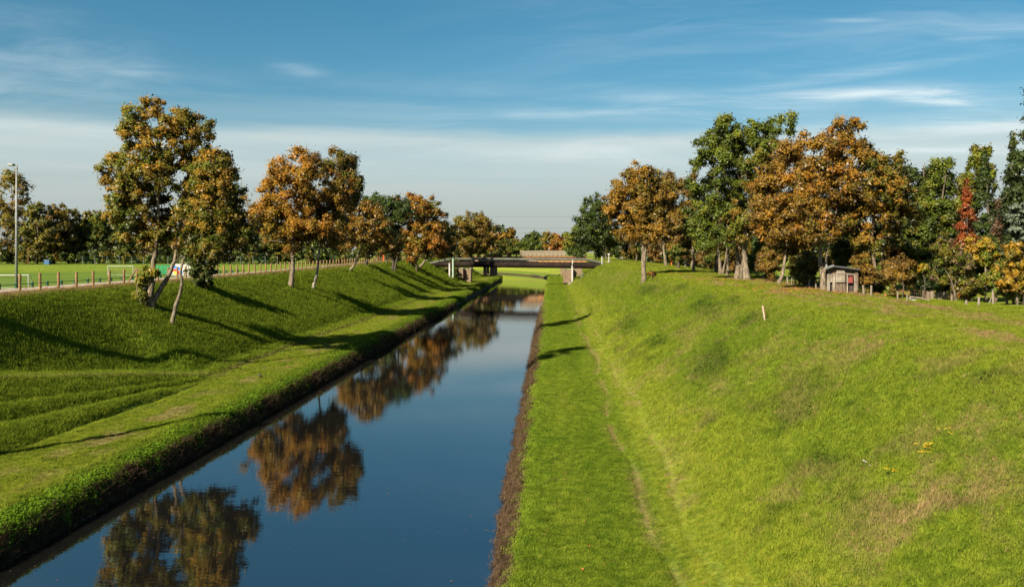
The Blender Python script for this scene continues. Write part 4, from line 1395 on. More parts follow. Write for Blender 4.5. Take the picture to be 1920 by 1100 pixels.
# -- tall trees just outside the left edge: only their shade is seen
for i, (x, y, h, w, lab) in enumerate(((-44.0, 38, 12, 2.0, 'broad tree just outside the left edge whose shade falls on the left embankment'),
                                       (-44.5, 48, 9, 3.0, 'lower tree just outside the left edge beside the fence'))):
    z = G(x, y)
    crown_tree('roadside_tree', lab, 'tree', (x, y, z), [([(0, 0, 0), (.1, .1, h * .4), (0, .2, h * .8)], .25, .06)],
               [(0, 0, h * .62, w, w, h * .34, 1), (w * .3, .5, h * .45, w * .8, w * .8, h * .25, 1)], [('green', .4), ('olive', .3), ('gold', .3)], 800, .3, 220 + i, clump=.26)
for i, (x, y, h) in enumerate(((-26.9, 33.4, 35.0), (-36.0, 49.4, 44.0))):
    z = G(x, y)
    crown_tree('poplar_tree', ('slender columnar poplar outside the left edge whose shade crosses the canal', 'taller columnar poplar outside the left edge by the fence')[i], 'tree', (x, y, z),
               [([(0, 0, 0), (0, .1, h * .5), (.1, 0, h * .92)], .3, .05)], [(0, 0, h * .79, 1.7, 1.7, h * .21, 1)], [('green', .5), ('olive', .3), ('gold', .2)], 5000, .3, 230 + i, shape='column', clump=.16, clumps=90)

# ------------------------------------------------------------------ materials of built things
M_POST = simple_mat('brown round timber', (0.24, 0.145, 0.065), 0.8, col2=(0.13, 0.075, 0.035), scale=3.0, stretch=(3, 3, .6), bump=.3)
M_GREYWOOD = simple_mat('weathered grey timber', (0.25, 0.21, 0.165), 0.85, col2=(0.12, 0.10, 0.08), scale=4.0, stretch=(4, 4, .5), bump=.4)
M_OLDWOOD = simple_mat('old brown boards', (0.17, 0.125, 0.085), 0.85, col2=(0.075, 0.055, 0.04), scale=4.0, stretch=(4, 4, .5), bump=.4)
M_WIRE = simple_mat('galvanised wire', (0.18, 0.18, 0.17), 0.5, bump=0, metal=.6)
M_WHITE = simple_mat('white paint', (0.42, 0.42, 0.40), 0.5, col2=(0.30, 0.29, 0.27), scale=2.0, bump=.05)
M_OFFWHITE = simple_mat('chalky off white', (0.33, 0.34, 0.32), 0.6, col2=(0.25, 0.25, 0.23), scale=2.0, bump=.05)
M_GALV = simple_mat('grey galvanised steel', (0.22, 0.225, 0.225), 0.5, col2=(0.16, 0.165, 0.165), scale=1.5, bump=.05, metal=.1)
M_GREENP = simple_mat('green painted steel', (0.025, 0.23, 0.085), 0.5, col2=(0.02, 0.17, 0.065), scale=1.5, bump=.05)
M_DGREENP = simple_mat('dark green fence paint', (0.02, 0.075, 0.035), 0.5, bump=0)
M_PIPE = simple_mat('dark tarred pipe', (0.022, 0.015, 0.012), 0.75, col2=(0.010, 0.008, 0.007), scale=.8, stretch=(.3, 1, 1), bump=.2, spec=.05)
M_PIPE2 = simple_mat('grey green cladding', (0.085, 0.088, 0.068), 0.75, col2=(0.05, 0.055, 0.042), scale=.7, stretch=(.3, 1, 1), bump=.05)
M_PGREEN = simple_mat('pale green paint', (0.30, 0.40, 0.30), 0.5, col2=(0.2, 0.28, 0.2), bump=.05)
M_RUST = simple_mat('rust orange paint', (0.20, 0.085, 0.035), 0.7, col2=(0.12, 0.05, 0.022), scale=.9, bump=.1)
M_PANEL = simple_mat('tan orange panel', (0.36, 0.19, 0.07), 0.7, col2=(0.25, 0.12, 0.045), scale=.9, bump=.1)
M_DARKST = simple_mat('dark steel', (0.035, 0.025, 0.02), 0.6, bump=0)
M_SCREEN = simple_mat('grey brown screen boards', (0.25, 0.215, 0.16), 0.85, col2=(0.15, 0.125, 0.09), scale=1.2, bump=.1)
M_CONC = simple_mat('weathered concrete', (0.25, 0.22, 0.175), 0.9, col2=(0.12, 0.105, 0.085), scale=1.2, bump=.3)
M_BLUE = simple_mat('blue painted steel', (0.03, 0.10, 0.22), 0.5, bump=0)
M_ORANGE = simple_mat('signal orange plastic', (0.75, 0.13, 0.02), 0.5, bump=0, var=.1)
M_RED = simple_mat('faded red board', (0.17, 0.032, 0.026), 0.7, bump=.1)
M_YEL = simple_mat('yellow print', (0.80, 0.55, 0.03), 0.5, bump=0, var=.05)
M_REDP = simple_mat('red print', (0.55, 0.03, 0.03), 0.5, bump=0, var=.05)
M_BLUEP = simple_mat('blue print', (0.03, 0.15, 0.50), 0.5, bump=0, var=.05)
M_NAVY = simple_mat('navy print', (0.03, 0.06, 0.16), 0.5, bump=0, var=.05)
M_ROOF = simple_mat('roofing felt', (0.06, 0.065, 0.07), 0.8, bump=.2)
M_TIN = simple_mat('tin sheet', (0.26, 0.28, 0.30), 0.55, col2=(0.15, 0.15, 0.15), bump=.1, metal=.3)
M_FEATHER = simple_mat('black feathers', (0.018, 0.018, 0.022), 0.5, bump=0)
M_PALEF = simple_mat('pale feathers', (0.42, 0.40, 0.38), 0.7, bump=0)
M_FLOWER = simple_mat('yellow petals', (0.75, 0.48, 0.02), 0.7, bump=0, var=.15)
M_WFLOWER = simple_mat('white petals', (0.7, 0.68, 0.62), 0.7, bump=0, var=.15)
M_STALK = simple_mat('green stalk', (0.07, 0.12, 0.02), 0.8, bump=0)


def brick_material():
    m, nt, out = new_mat('brown brick')
    tc = nt.n('ShaderNodeTexCoord')
    geo = nt.n('ShaderNodeNewGeometry')
    sp = nt.n('ShaderNodeSeparateXYZ')
    nt.l(geo.outputs['Position'], sp.inputs[0])
    v = nt.combine(nt.math('ADD', sp.outputs[0], sp.outputs[1]), sp.outputs[2], 0.0)
    br = nt.n('ShaderNodeTexBrick')
    nt.l(v, br.inputs['Vector'])
    br.inputs['Scale'].default_value = 1.0
    br.inputs['Brick Width'].default_value = 0.25
    br.inputs['Row Height'].default_value = 0.08
    br.inputs['Mortar Size'].default_value = 0.01
    br.inputs['Color1'].default_value = (0.19, 0.12, 0.07, 1)
    br.inputs['Color2'].default_value = (0.12, 0.075, 0.045, 1)
    br.inputs['Mortar'].default_value = (0.17, 0.145, 0.11, 1)
    c = nt.mix(nt.sstep(nt.noise(geo.outputs['Position'], .6, 5, .6), .4, .7, 0, .6), br.outputs['Color'], (0.11, 0.075, 0.05))
    b = nt.n('ShaderNodeBsdfPrincipled')
    nt.l(c, b.inputs['Base Color'])
    b.inputs['Roughness'].default_value = .9
    nt.l(b.outputs[0], out.inputs['Surface'])
    return m


M_BRICK = brick_material()


def post_mesh(name, h, r, mat, n=10, sunk=0.3):
    mb = MB()
    mb.sweep([(0, 0, -sunk), (0, 0, h - r * .35), (0, 0, h)], [r, r * .97, r * .72], n)
    return mb.mesh(name, mat, False)


# ------------------------------------------------------------------ left dike: post and wire fence along the path
def left_fence():
    x = -37.75
    ys = [60.4]
    rr = np.random.default_rng(5)
    while ys[-1] < 262:
        ys.append(ys[-1] + (2.45 if ys[-1] < 76 else 2.05) * (1 + rr.normal() * .03))
    skip = [i for i, y in enumerate(ys) if 75.5 < y < 77.6]
    root = thing('wire_fence', 'long fence of round brown timber posts with thin wires along the gravel path', 'fence', (x, ys[0], G(x, ys[0])))
    me = post_mesh('post', 1.36, 0.10, M_POST)
    tops = []
    for i, y in enumerate(ys):
        xx = x - shift(y) * 0
        z = G(xx, y)
        o = obj('post', me, root, (xx - x, y - ys[0], z - root.location.z + rr.normal() * .02))
        o.rotation_euler = (rr.normal() * .015, rr.normal() * .015, rr.random() * 6)
        tops.append((xx - x, y - ys[0], z - root.location.z))
    for h in (0.45, 0.85, 1.22):
        P = np.array(tops) + np.array([0.11, 0, h])
        mb = MB()
        mb.sweep(P, np.full(len(P), .007), 3)
        mb.build('wire', M_WIRE, root)
    # braced corner post
    y0 = 77.0
    xb = -37.55
    g = thing('braced_post', 'brown timber post with two raking struts at the path left of the ivy wrapped trunk', 'post', (xb, y0, G(xb, y0)))
    obj('post', post_mesh('post', 1.45, .11, M_POST), g)
    for s in (-1, 1):
        mb = MB()
        e = (s * 1.0, s * -.12)
        mb.cyl((e[0], e[1], G(xb + e[0], y0 + e[1]) - g.location.z - .1), (s * .06, 0, 1.38), .07, .065, 8)
        mb.build('strut', M_POST, g)


left_fence()


def low_rail():
    x = -43.1
    root = thing('low_barrier', 'knee high dark green rail on short posts along the far edge of the path', 'barrier', (x, 58, G(x, 58)))
    mb = MB()
    mb.box((-.09, -.09, -.3), (.09, .09, .44), .02)
    me = mb.mesh('post', M_DGREENP)
    P = []
    for i in range(30):
        y = 58 + i * 2.1
        z = G(x, y)
        obj('post', me, root, (0, y - 58, z - root.location.z))
        P.append((0, y - 58, z - root.location.z + .30))
    mb = MB()
    mb.sweep(np.array(P), np.full(len(P), .03), 5)
    mb.build('rail', M_DGREENP, root)


low_rail()


def goal(name_label, x, y, w, h, d, r, facing):
    """Goal with posts, crossbar, back stays; opens along y."""
    z = G(x, y) + .05
    root = thing('football_goal', name_label, 'goal', (x, y, z), 'white football goals on the sports field')
    for s in (0, 1):
        MB().cyl((-s * w, 0, -.1), (-s * w, 0, h), r, r, 8).build('goal_post', M_OFFWHITE, root)
        MB().sweep(np.array([(-s * w, 0, h - .04), (-s * w, d * .35 * facing, h - .1), (-s * w, d * facing, .05)]), np.full(3, r * .6), 6).build('stay', M_OFFWHITE, root)
    MB().cyl((r, 0, h), (-w - r, 0, h), r, r, 8).build('crossbar', M_OFFWHITE, root)
    MB().cyl((0, d * facing, .05), (-w, d * facing, .05), r * .6, r * .6, 6).build('ground_bar', M_OFFWHITE, root)
    mb = MB()
    for i in range(1, 15):
        xx = -w * i / 15
        mb.sweep(np.array([(xx, .0, h - .05), (xx, d * .35 * facing, h - .14), (xx, d * facing, .06)]), np.full(3, .008), 3, False)
    for i in range(1, 9):
        t = i / 9
        yy, zz = (d * .35 * facing * (t / .35), h - .1 * t / .35) if t < .35 else (d * facing * (.35 + (t - .35)), (h - .1) * (1 - (t - .35) / .65))
        mb.sweep(np.array([(0, yy, zz), (-w, yy, zz)]), np.full(2, .008), 3, False)
    mb.build('net', M_WIRE, root)


goal('white football goal behind the floodlight mast at the left edge of the picture', -75.0, 122, 7.0, 1.95, 1.3, .075, 1)
goal('white football goal far down the field left of the green container', PX(249.5, 190), 190, 5.6, 2.05, 1.4, .075, 1)


def mast():
    x, y = PX(31, 122), 122.0
    z = G(x, y)
    root = thing('floodlight_mast', 'tall grey floodlight mast with one lamp head at the left edge of the sports field', 'light pole', (x, y, z))
    top = CAMZ + (470 - 309) / 1600 * 122 - z
    MB().sweep([(0, 0, -.3), (0, 0, top * .5), (0, 0, top)], [.20, .16, .11], 12).build('pole', M_GALV, root, smooth=True)
    MB().cyl((0, 0, -.2), (0, 0, .35), .28, .26, 12).build('base', M_GALV, root)
    MB().cyl((0, 0, top - .15), (-.55, -.2, top + .02), .06, .05, 8).build('bracket', M_GALV, root)
    h = MB()
    h.box((-1.05, -.5, top - .16), (-.25, .15, top + .12), .06)
    o = h.build('lamp_head', M_GALV, root)
    MB().box((-1.0, -.45, top - .20), (-.3, .1, top - .163)).build('lens', M_WHITE, root)


mast()


def container():
    y = 195.0
    x0, x1 = PX(283, y), PX(326, y)
    z = G((x0 + x1) / 2, y) + .05
    zt = PZ(497, y) - z
    w = x1 - x0
    root = thing('storage_container', 'green ribbed steel container on the sports field behind the ivy wrapped trunk', 'container', (x0, y, z))
    mb = MB()
    mb.box((.08, .08, .1), (w - .08, 2.3, zt - .08))
    mb.build('body', M_GREENP, root)
    me = MB().box((0, 0, 0), (.12, .06, zt - .32), .02).mesh('rib', M_GREENP)
    n = int(w / .28)
    for i in range(n):
        obj('rib', me, root, (.16 + i * (w - .44) / (n - 1), .02, .18))
    MB().box((0, 0, zt - .10), (w, 2.38, zt)).build('roof', M_GREENP, root)
    MB().box((0, .0, 0), (w, 2.38, .12)).build('base_frame', M_DGREENP, root)
    for xx in (0, w - .12):
        MB().box((xx, 0, .122), (xx + .12, .12, zt - .102)).build('corner_post', M_GREENP, root)


container()


def board():
    y = 172.0
    x0, x1 = PX(320.5, y), PX(357.5, y)
    zb, zt = PZ(516.5, y), PZ(494.5, y)
    w, h = x1 - x0, zt - zb
    g = G((x0 + x1) / 2, y)
    root = thing('advertising_board', 'white board with a red, yellow and blue sun emblem beside the green container', 'sign', (x0, y, zb))
    MB().box((0, 0, 0), (w, .10, h), .02).build('board', M_WHITE, root)
    for xx in (.3, w / 2, w - .3):
        MB().box((xx - .06, .105, g - zb - .3), (xx + .06, .22, h - .1)).build('leg', M_DGREENP, root)
    c = (w * .19, -.012, h * .11)
    U, W = (1, 0, 0), (0, 0, 1)
    # half sun, red arc, blue outer pieces as flat print
    MB().disc_sector(c, 0.0, h * .26, R(0), R(125), 12, U, W).build('yellow_disc', M_YEL, root)
    MB().disc_sector(c, h * .27, h * .45, R(0), R(120), 14, U, W).build('red_arc', M_REDP, root)
    for a0, a1 in ((8, 34), (40, 66), (72, 98)):
        MB().disc_sector(c, h * .48, h * .72, R(a0), R(a1), 5, U, W).build('blue_ray', M_BLUEP, root)
    MB().box((w * .19, -.010, h * .70), (w * .30, -.002, h * .80)).build('navy_bar', M_NAVY, root)


board()


def far_mesh_fence():
    y = 238.0
    root = thing('mesh_fence', 'tall grey green mesh fence on the bank beyond the sports field', 'fence', (PX(155, y), y, G(PX(155, y), y)))
    me = MB().cyl((0, 0, -.3), (0, 0, 2.3), .05, .05, 6).mesh('post', M_GALV)
    x0, x1 = PX(155, y), PX(520, y)
    n = int((x1 - x0) / 3.3)
    P = []
    for i in range(n + 1):
        x = x0 + (x1 - x0) * i / n
        z = G(x, y)
        obj('post', me, root, (x - x0, 0, z - root.location.z))
        P.append((x - x0, 0, z - root.location.z))
    P = np.array(P)
    mb = MB()
    for k in range(9):
        mb.sweep(P + np.array([0, .05, .15 + k * .25]), np.full(len(P), .010), 3, False)
    L = x1 - x0
    for i in range(int(L / .35)):
        x = i * .35
        z = np.interp(x, P[:, 0], P[:, 2])
        mb.sweep(np.array([(x, .06, z), (x, .06, z + 2.2)]), np.full(2, .008), 3, False)
    tag(mb.build('mesh', M_DGREENP, root), kind='stuff')


far_mesh_fence()


def near_mesh_fence():
    """Green panel fence of the pitch, behind the posts."""
    x0, y0 = -62.0, 142.0
    root = thing('panel_fence', 'low green mesh panel fence along the field beyond the gravel path', 'fence', (x0, y0, G(x0, y0)))
    me = MB().box((-.03, -.03, -.2), (.03, .03, 1.25)).mesh('post', M_DGREENP)
    P = []
    for i in range(40):
        y = y0 + i * 2.5
        x = x0 + 2.0 * i / 40
        z = G(x, y)
        P.append((x - x0, y - y0, z - root.location.z))
        obj('post', me, root, P[-1])
    P = np.array(P)
    mb = MB()
    for k in range(7):
        mb.sweep(P + np.array([.04, 0, .1 + k * .18]), np.full(len(P), .012), 3, False)
    s = np.linspace(0, len(P) - 1, 500)
    for t in s:
        p = np.array([np.interp(t, np.arange(len(P)), P[:, j]) for j in range(3)])
        mb.sweep(np.array([p + (.05, 0, 0), p + (.05, 0, 1.2)]), np.full(2, .009), 3, False)
    tag(mb.build('mesh', M_DGREENP, root), kind='stuff')


near_mesh_fence()

# small things beyond the field
y = 240.0
x = PX(87, y)
z = G(x, y)
b = thing('small_container', 'small blue box container at the foot of the trees beyond the sports field', 'container', (x, y, z))
MB().box((-.75, 0, 0), (.75, 1.2, 1.25), .05).build('body', M_BLUE, b)
MB().box((-.82, -.05, 1.252), (.82, 1.25, 1.33)).build('lid', M_TIN, b)
x = PX(53, y)
b = thing('timber_pole', 'thin brown timber pole at the trees beyond the sports field', 'pole', (x, y, G(x, y)))
MB().sweep([(0, 0, -.3), (0, 0, 2.2), (0, 0, 4.6)], [.13, .12, .10], 8).build('shaft', M_RUST, b)
MB().box((-.22, -.06, 4.2), (.22, -.12 + .24, 4.34)).build('cross_piece', M_POST, b)

# orange gas line marker at the left fence, orange post on the right
x, y = PX(719, 182), 182.0
z = G(x, y)
b = thing('marker_post', 'signal orange marker post with round cap at the path fence on the left', 'marker post', (x, y, z))
MB().cyl((0, 0, -.2), (0, 0, 1.55), .07, .07, 8).build('shaft', M_ORANGE, b)
MB().sweep([(0, 0, 1.45), (0, 0, 1.5), (0, 0, 1.8), (0, 0, 1.9)], [.1, .26, .26, .1], 10).build('cap', M_ORANGE, b)
x, y = PX(1259, 176), 176.0
z = G(x, y)
b = thing('marker_post', 'signal orange marker post with a white foot in the shade of the right hand trees', 'marker post', (x, y, z))
MB().box((-.09, -.05, .25), (.09, .05, 1.55), .02).build('shaft', M_ORANGE, b)
MB().box((-.07, -.04, -.2), (.07, .04, .248)).build('foot', M_WHITE, b)
MB().box((-.06, -.055, 1.1), (.06, -.051, 1.35)).build('plate', M_WHITE, b)


# ------------------------------------------------------------------ pipe bridge
def pipe_bridge():
    A = np.array([PX(803, 231), 231.0, PZ(494.5, 231)])
    B = np.array([PX(1141, 211), 211.0, PZ(497.8, 211)])
    root = thing('pipe_bridge', 'thick dark pipe on white posts crossing the canal under a thinner grey green pipe', 'pipe bridge', tuple(A))
    d = B - A
    o = A

    def at(t, dz=0, dy=0):
        p = d * t
        return np.array([p[0], p[1] + dy, p[2] + dz])
    P = np.array([at(t) for t in np.linspace(-.03, 1.02, 24)])
    MB().sweep(P, np.full(24, .78), 16).build('main_pipe', M_PIPE, root, smooth=True)
    col = MB().sweep([(0, 0, 0), (0, 0, .001)], [1, 1], 3)
    for i in range(1, 12):
        p0, p1 = at(i / 12 - .0012), at(i / 12 + .0012)
        MB().cyl(p0, p1, .83, .83, 16).build('pipe_flange', M_PIPE, root)
    # upper pipe, bent down at both ends
    xs = [(800, 495), (812, 492.5), (830, 488.5), (846, 486), (853, 485.6), (900, 485.4), (980, 485.9), (1060, 486.3), (1095, 486.6), (1106, 487.6), (1118, 490.5), (1128, 493), (1136, 495.5)]
    P = []
    for px, py in xs:
        t = (px - 803) / 338.0
        D = 231 - 20 * t
        P.append(np.array([PX(px, D), D - .75, PZ(py, D)]) - o)
    P = catmull(P, 3)
    MB().sweep(P, np.full(len(P), .33), 12).build('upper_pipe', M_PIPE2, root, smooth=True)

    def column(px, D, topy, r, mat, foot=True, dx=0):
        x = PX(px, D)
        g = G(x, D)
        zt = PZ(topy, D)
        MB().cyl((x - o[0], D - o[1] - 1.15, g - o[2] - .6), (x - o[0], D - o[1] - 1.15, zt - o[2]), r, r, 12).build('column', mat, root, smooth=False)
        if foot:
            MB().box((x - o[0] - 1.0, D - o[1] - 2.0, g - o[2] - .9), (x - o[0] + 1.0, D - o[1] - .3, g - o[2] + .35), .1).build('footing', M_CONC, root)
    column(844, 228.5, 493, .25, M_WHITE)
    column(850.5, 228.2, 482.5, .24, M_PGREEN, False)
    column(1073, 215.3, 496, .24, M_WHITE)
    column(1073.3, 215.2, 485.5, .13, M_WHITE, False)
    column(1128.3, 211.8, 480.5, .14, M_WHITE, False)
    column(1141, 211.0, 478.5, .10, M_WHITE, False)
    # swan neck vent on the left column
    x = PX(850.5, 228.2) - o[0]
    zt = PZ(482.5, 228.2) - o[2]
    t = np.linspace(0, math.pi, 7)
    P = np.stack([x - .28 + .28 * np.cos(t), np.full(7, 228.2 - o[1] - 1.15), zt + .28 * np.sin(t) * 1.3], 1)
    MB().sweep(np.vstack([P, [P[-1][0], P[-1][1], zt - .3]]), np.full(8, .09), 8).build('vent', M_GALV, root)
    MB().sweep([(0, 0, 0), (0, 0, .2), (0, 0, .5), (0, 0, .6)], [.12, .3, .3, .1], 10).build('cap', M_WHITE, root, (PX(1141, 211) - o[0], -20 - 1.15, PZ(479.5, 211) - o[2]))
    # concrete collars where the pipe enters the dikes
    for p, nm in ((at(-.01), 'collar'), (at(1.0), 'collar')):
        MB().box((p[0] - .5, p[1] - 1.2, p[2] - 1.9), (p[0] + .5, p[1] + 1.2, p[2] + 1.15), .12).build(nm, M_CONC, root)


pipe_bridge()


# ------------------------------------------------------------------ brick abutments of the old bridge
def abutment(label, D, px0, px1, topy, steps, side):
    x0, x1 = PX(px0, D), PX(px1, D)
    zt = PZ(topy, D)
    zb = min(G(x0, D), G(x1, D)) - .8
    root = thing('brick_abutment', label, 'abutment', ((x0 + x1) / 2, D, zb), 'brick abutments of the old bridge')
    cx = (x0 + x1) / 2
    for (a, b, dep, top) in steps:
        xa, xb = PX(a, D) - cx, PX(b, D) - cx
        MB().box((xa, -dep, 0), (xb, 3.0, PZ(top, D) - zb), .04).build('brick_wall', M_BRICK, root)
        MB().box((xa - .12, -dep - .12, PZ(top, D) - zb + .003), (xb + .12, 3.1, PZ(top, D) - zb + .22), .04).build('coping_stone', M_CONC, root)


abutment('left brick abutment with two pilasters under the pipe bridge', 239, 852, 884, 504, [(850, 868.3, 0.0, 504), (868.6, 875.2, -1.4, 505), (875.5, 883.5, .6, 504.6)], 1)
abutment('right brick abutment with stepped wall under the pipe bridge', 226, 1059, 1091, 506, [(1060, 1075.2, .3, 506), (1075.5, 1092, -1.0, 502), (1056.5, 1059.8, 0, 501)], -1)


# ------------------------------------------------------------------ far bridge
def far_bridge():
    D = 300.0
    x0, x1 = PX(880, D), PX(1100, D)
    root = thing('girder_bridge', 'rust coloured plate girder bridge with wooden screen farther along the canal', 'bridge', (x0, D, 0))
    L = x1 - x0
    zb, zt = PZ(493.5, D), PZ(480.6, D)
    MB().box((0, 0, zt - .42), (L, 5.5, zt)).build('deck', M_RUST, root)
    MB().box((0, -.16, zb), (L, 5.2, zb + .28)).build('bottom_flange', M_RUST, root)
    MB().box((0, .10, zb + .283), (L, .22, zt - .423)).build('web', M_DARKST, root)
    n = 21
    w = L / n
    pm = MB().box((.06, 0, 0), (w - .06, .05, zt - zb - 1.05)).mesh('panel', M_PANEL)
    rm = MB().box((-.10, -.12, 0), (.10, .0, zt - zb - .72)).mesh('stiffener', M_RUST)
    for i in range(n):
        obj('panel', pm, root, (i * w, .045, zb + .40))
        obj('stiffener', rm, root, (i * w, .10, zb + .29))
    # screen of upright boards on the right part
    sx0, sx1 = PX(975, D) - x0, PX(1060, D) - x0
    hb = PZ(470.3, D) - zt
    k = 44
    bw = (sx1 - sx0) / k
    rr = np.random.default_rng(3)
    bms = [MB().box((.02, 0, 0), (bw - .03, .05, hb * s)).mesh('board', M_SCREEN) for s in (1.0, .985, 1.01)]
    for i in range(k):
        obj('board', bms[rr.integers(0, 3)], root, (sx0 + i * bw, .12 + rr.random() * .03, zt + .12))
    for zz in (.35, hb * .75):
        MB().box((sx0, .20, zt + zz), (sx1, .28, zt + zz + .12)).build('screen_rail', M_OLDWOOD, root)
    pm2 = MB().box((-.06, 0, 0), (.06, .10, hb * .55)).mesh('screen_post', M_RUST)
    for i in range(12):
        obj('screen_post', pm2, root, (sx0 + (sx1 - sx0) * i / 11, .0, zt))
    # dark railing on the left part
    rp = MB().box((-.05, 0, 0), (.05, .1, 1.1)).mesh('railing_post', M_DARKST)
    for i in range(24):
        obj('railing_post', rp, root, (sx0 * i / 24, .05, zt))
    for zz in (.4, .75, 1.1):
        MB().box((0, .02, zt + zz), (sx0, .12, zt + zz + .07)).build('handrail', M_DARKST, root)
    # pale service pipe under the edge
    MB().cyl((0, -.45, zb + 1.0), (L * .58, -.45, zb + .9), .10, .10, 8).build('service_pipe', M_WHITE, root)
    # piers: two rows of brick columns on the left bank, a slim one on the right
    for px, dy in ((908, 1.6), (914, .9), (921, .2)):
        xx = PX(px, D) - x0
        g = G(xx + x0, D + dy)
        MB().box((xx - .48, dy, g - .8), (xx + .48, dy + 1.2, zb - .004), .05).build('pier', M_BRICK, root)
    xx = PX(928, D) - x0
    g = G(xx + x0, D)
    MB().box((xx - .85, -.3, g - .8), (xx + .55, 4.5, zb - .004), .05).build('pier', M_BRICK, root)
    xx = PX(1053.5, D) - x0
    g = G(xx + x0, D)
    MB().box((xx - .42, .2, g - .8), (xx + .42, 4.5, zb - .004), .05).build('pier', M_BRICK, root)
    MB().cyl((PX(1030, D) - x0, .6, zt + hb), (PX(1030, D) - x0, .6, zt + hb + .7), .06, .06, 6).build('lamp_pole', M_GALV, root)
    MB().box((PX(1030, D) - x0 - .2, .4, zt + hb + .703), (PX(1030, D) - x0 + .2, .8, zt + hb + .9), .03).build('lamp_head', M_WHITE, root)


far_bridge()

# power lines beyond the bridges
pl = thing('power_line', 'thin power line cables hanging across the sky beyond the far bridge', 'power line', (-160, 520, 40))
for k, (py, sag) in enumerate(((406, 2.2), (428, 2.2), (437, 2.2))):
    z = PZ(py, 520) - 40
    t = np.linspace(-1, 1, 21)
    P = np.stack([160 + t * 190, np.zeros(21), z + sag * t * t], 1)
    MB().sweep(P, np.full(21, .045), 4).build('cable', M_DARKST, pl)
for s in (-1, 1):
    MB().sweep([(160 + s * 190, 0, -36), (160 + s * 190, 0, 0), (160 + s * 190, 0, 14)], [.5, .35, .2], 6).build('pylon_leg', M_GALV, pl)

# white hurdle at the end of the right dike
D = 300.0
b = thing('barrier', 'white two rail barrier far off on the right dike beside the dark green drooping tree', 'barrier', (PX(1157, D), D, G(PX(1157, D), D)))
w = PX(1177, D) - PX(1157, D)
for i in range(3):
    MB().box((w * i / 2 - .05, -.05, -.3), (w * i / 2 + .05, .05, .95)).build('post', M_WHITE, b)
for zz in (.45, .88):
    MB().box((-.1, -.10, zz), (w + .1, -.052, zz + .09)).build('rail', M_WHITE, b)


# ------------------------------------------------------------------ right dike: shed, fences
def shed():
    D = 60.8
    s = D / 1600
    x0 = PX(1552, D)
    z = G(PX(1575, D), D) - .05
    root = thing('garden_shed', 'ramshackle garden shed of old boards and slabs with a dark roof and a red board', 'shed', (x0, D, z), None, R(-17.8))
    rr = np.random.default_rng(8)

    def X(px):
        return (px - 1552) * s

    def Z(py):
        return PZ(py, D) - z
    # near-black block stands in for the shade inside the shed
    MB().box((X(1551), .35, 0), (X(1604), 2.6, Z(508)), .03).build('shade_block', M_DARKST, root)
    # gable of upright boards
    xs = np.arange(X(1552), X(1604), .155)
    for i, x in enumerate(xs):
        px = 1552 + x / s
        top = Z(np.interp(px, [1550, 1562, 1574, 1590, 1612], [505, 499.5, 499.5, 503, 507]))
        MB().box((x + .006, .26 + rr.random() * .03, Z(514.5)), (x + .15, .34, top - .02)).build('plank', M_OLDWOOD, root)
    # lower front: pale slabs, textured panel, dark gap, red board, planks
    xs = [(1550.5, 1556.2, 514, 545.5), (1556.5, 1560.0, 514, 529), (1560.4, 1565.8, 514, 545.8)]
    for a, b_, t, bt in xs:
        MB().box((X(a), .05 + rr.random() * .04, max(0, Z(bt))), (X(b_), .2, Z(t)), .02).build('wall_slab', M_CONC, root)
    MB().box((X(1566.2), .02, Z(529)), (X(1583.5), .14, Z(513)), .03).build('wall_slab', M_CONC, root)
    MB().box((X(1567), -.02, Z(512.7)), (X(1584), .25, Z(510.8)), .02).build('ledge', M_GREYWOOD, root)
    MB().box((X(1568), .03, Z(510.5)), (X(1582), .10, Z(507)), .01).build('pale_sheet', M_CONC, root)
    for k in range(7):
        xa = 1566.5 + k * 2.5
        MB().box((X(xa), .17, 0), (X(xa + 2.2), .22, Z(529.4))).build('plank', M_OLDWOOD, root)
    # red board and door frame on the right
    MB().box((X(1588), .06, Z(530)), (X(1596.5), .11, Z(519.6)), .01).build('red_board', M_RED, root)
    MB().box((X(1590), .17, Z(519)), (X(1599.5), .22, Z(513.8))).build('red_board', M_RED, root)
    MB().box((X(1585), .04, Z(515)), (X(1600), .16, Z(512.6)), .01).build('lintel', M_CONC, root)
    for px in (1585.5, 1598.5):
        MB().box((X(px), .05, -.1), (X(px) + .09, .15, Z(515.2))).build('door_post', M_GREYWOOD, root)
    for k in range(9):
        py = 505.5 + k * 4.2
        MB().box((X(1600.4), .07 + rr.random() * .04, Z(py + 3.9)), (X(1606), .13, Z(py))).build('plank', M_OLDWOOD, root)
    # roof sheets
    def slab(a, b_, za, zb, mat, nm, th=.06):
        V = [(X(a), -.25, Z(za)), (X(b_), -.25, Z(zb)), (X(b_), 2.9, Z(zb)), (X(a), 2.9, Z(za))]
        V = np.array(V + [(x, y, zz - th) for x, y, zz in V])
        MB().add(V, [[(0, 1, 2, 3), (7, 6, 5, 4), (0, 4, 5, 1), (1, 5, 6, 2), (2, 6, 7, 3), (3, 7, 4, 0)]]).build(nm, mat, root)
    slab(1547.5, 1563.5, 503.5, 497.2, M_ROOF, 'roof_sheet', .10)
    slab(1547.2, 1563.3, 502.6, 496.4, M_TIN, 'roof_sheet', .03)
    slab(1563.8, 1590, 498.6, 501.5, M_ROOF, 'roof_sheet')
    slab(1590.3, 1608, 501.8, 504.3, M_ROOF, 'roof_sheet')
    MB().box((X(1548), -.2, Z(501)), (X(1551.5), -.05, Z(495.5)), .02).build('tin_flap', M_TIN, root)


shed()


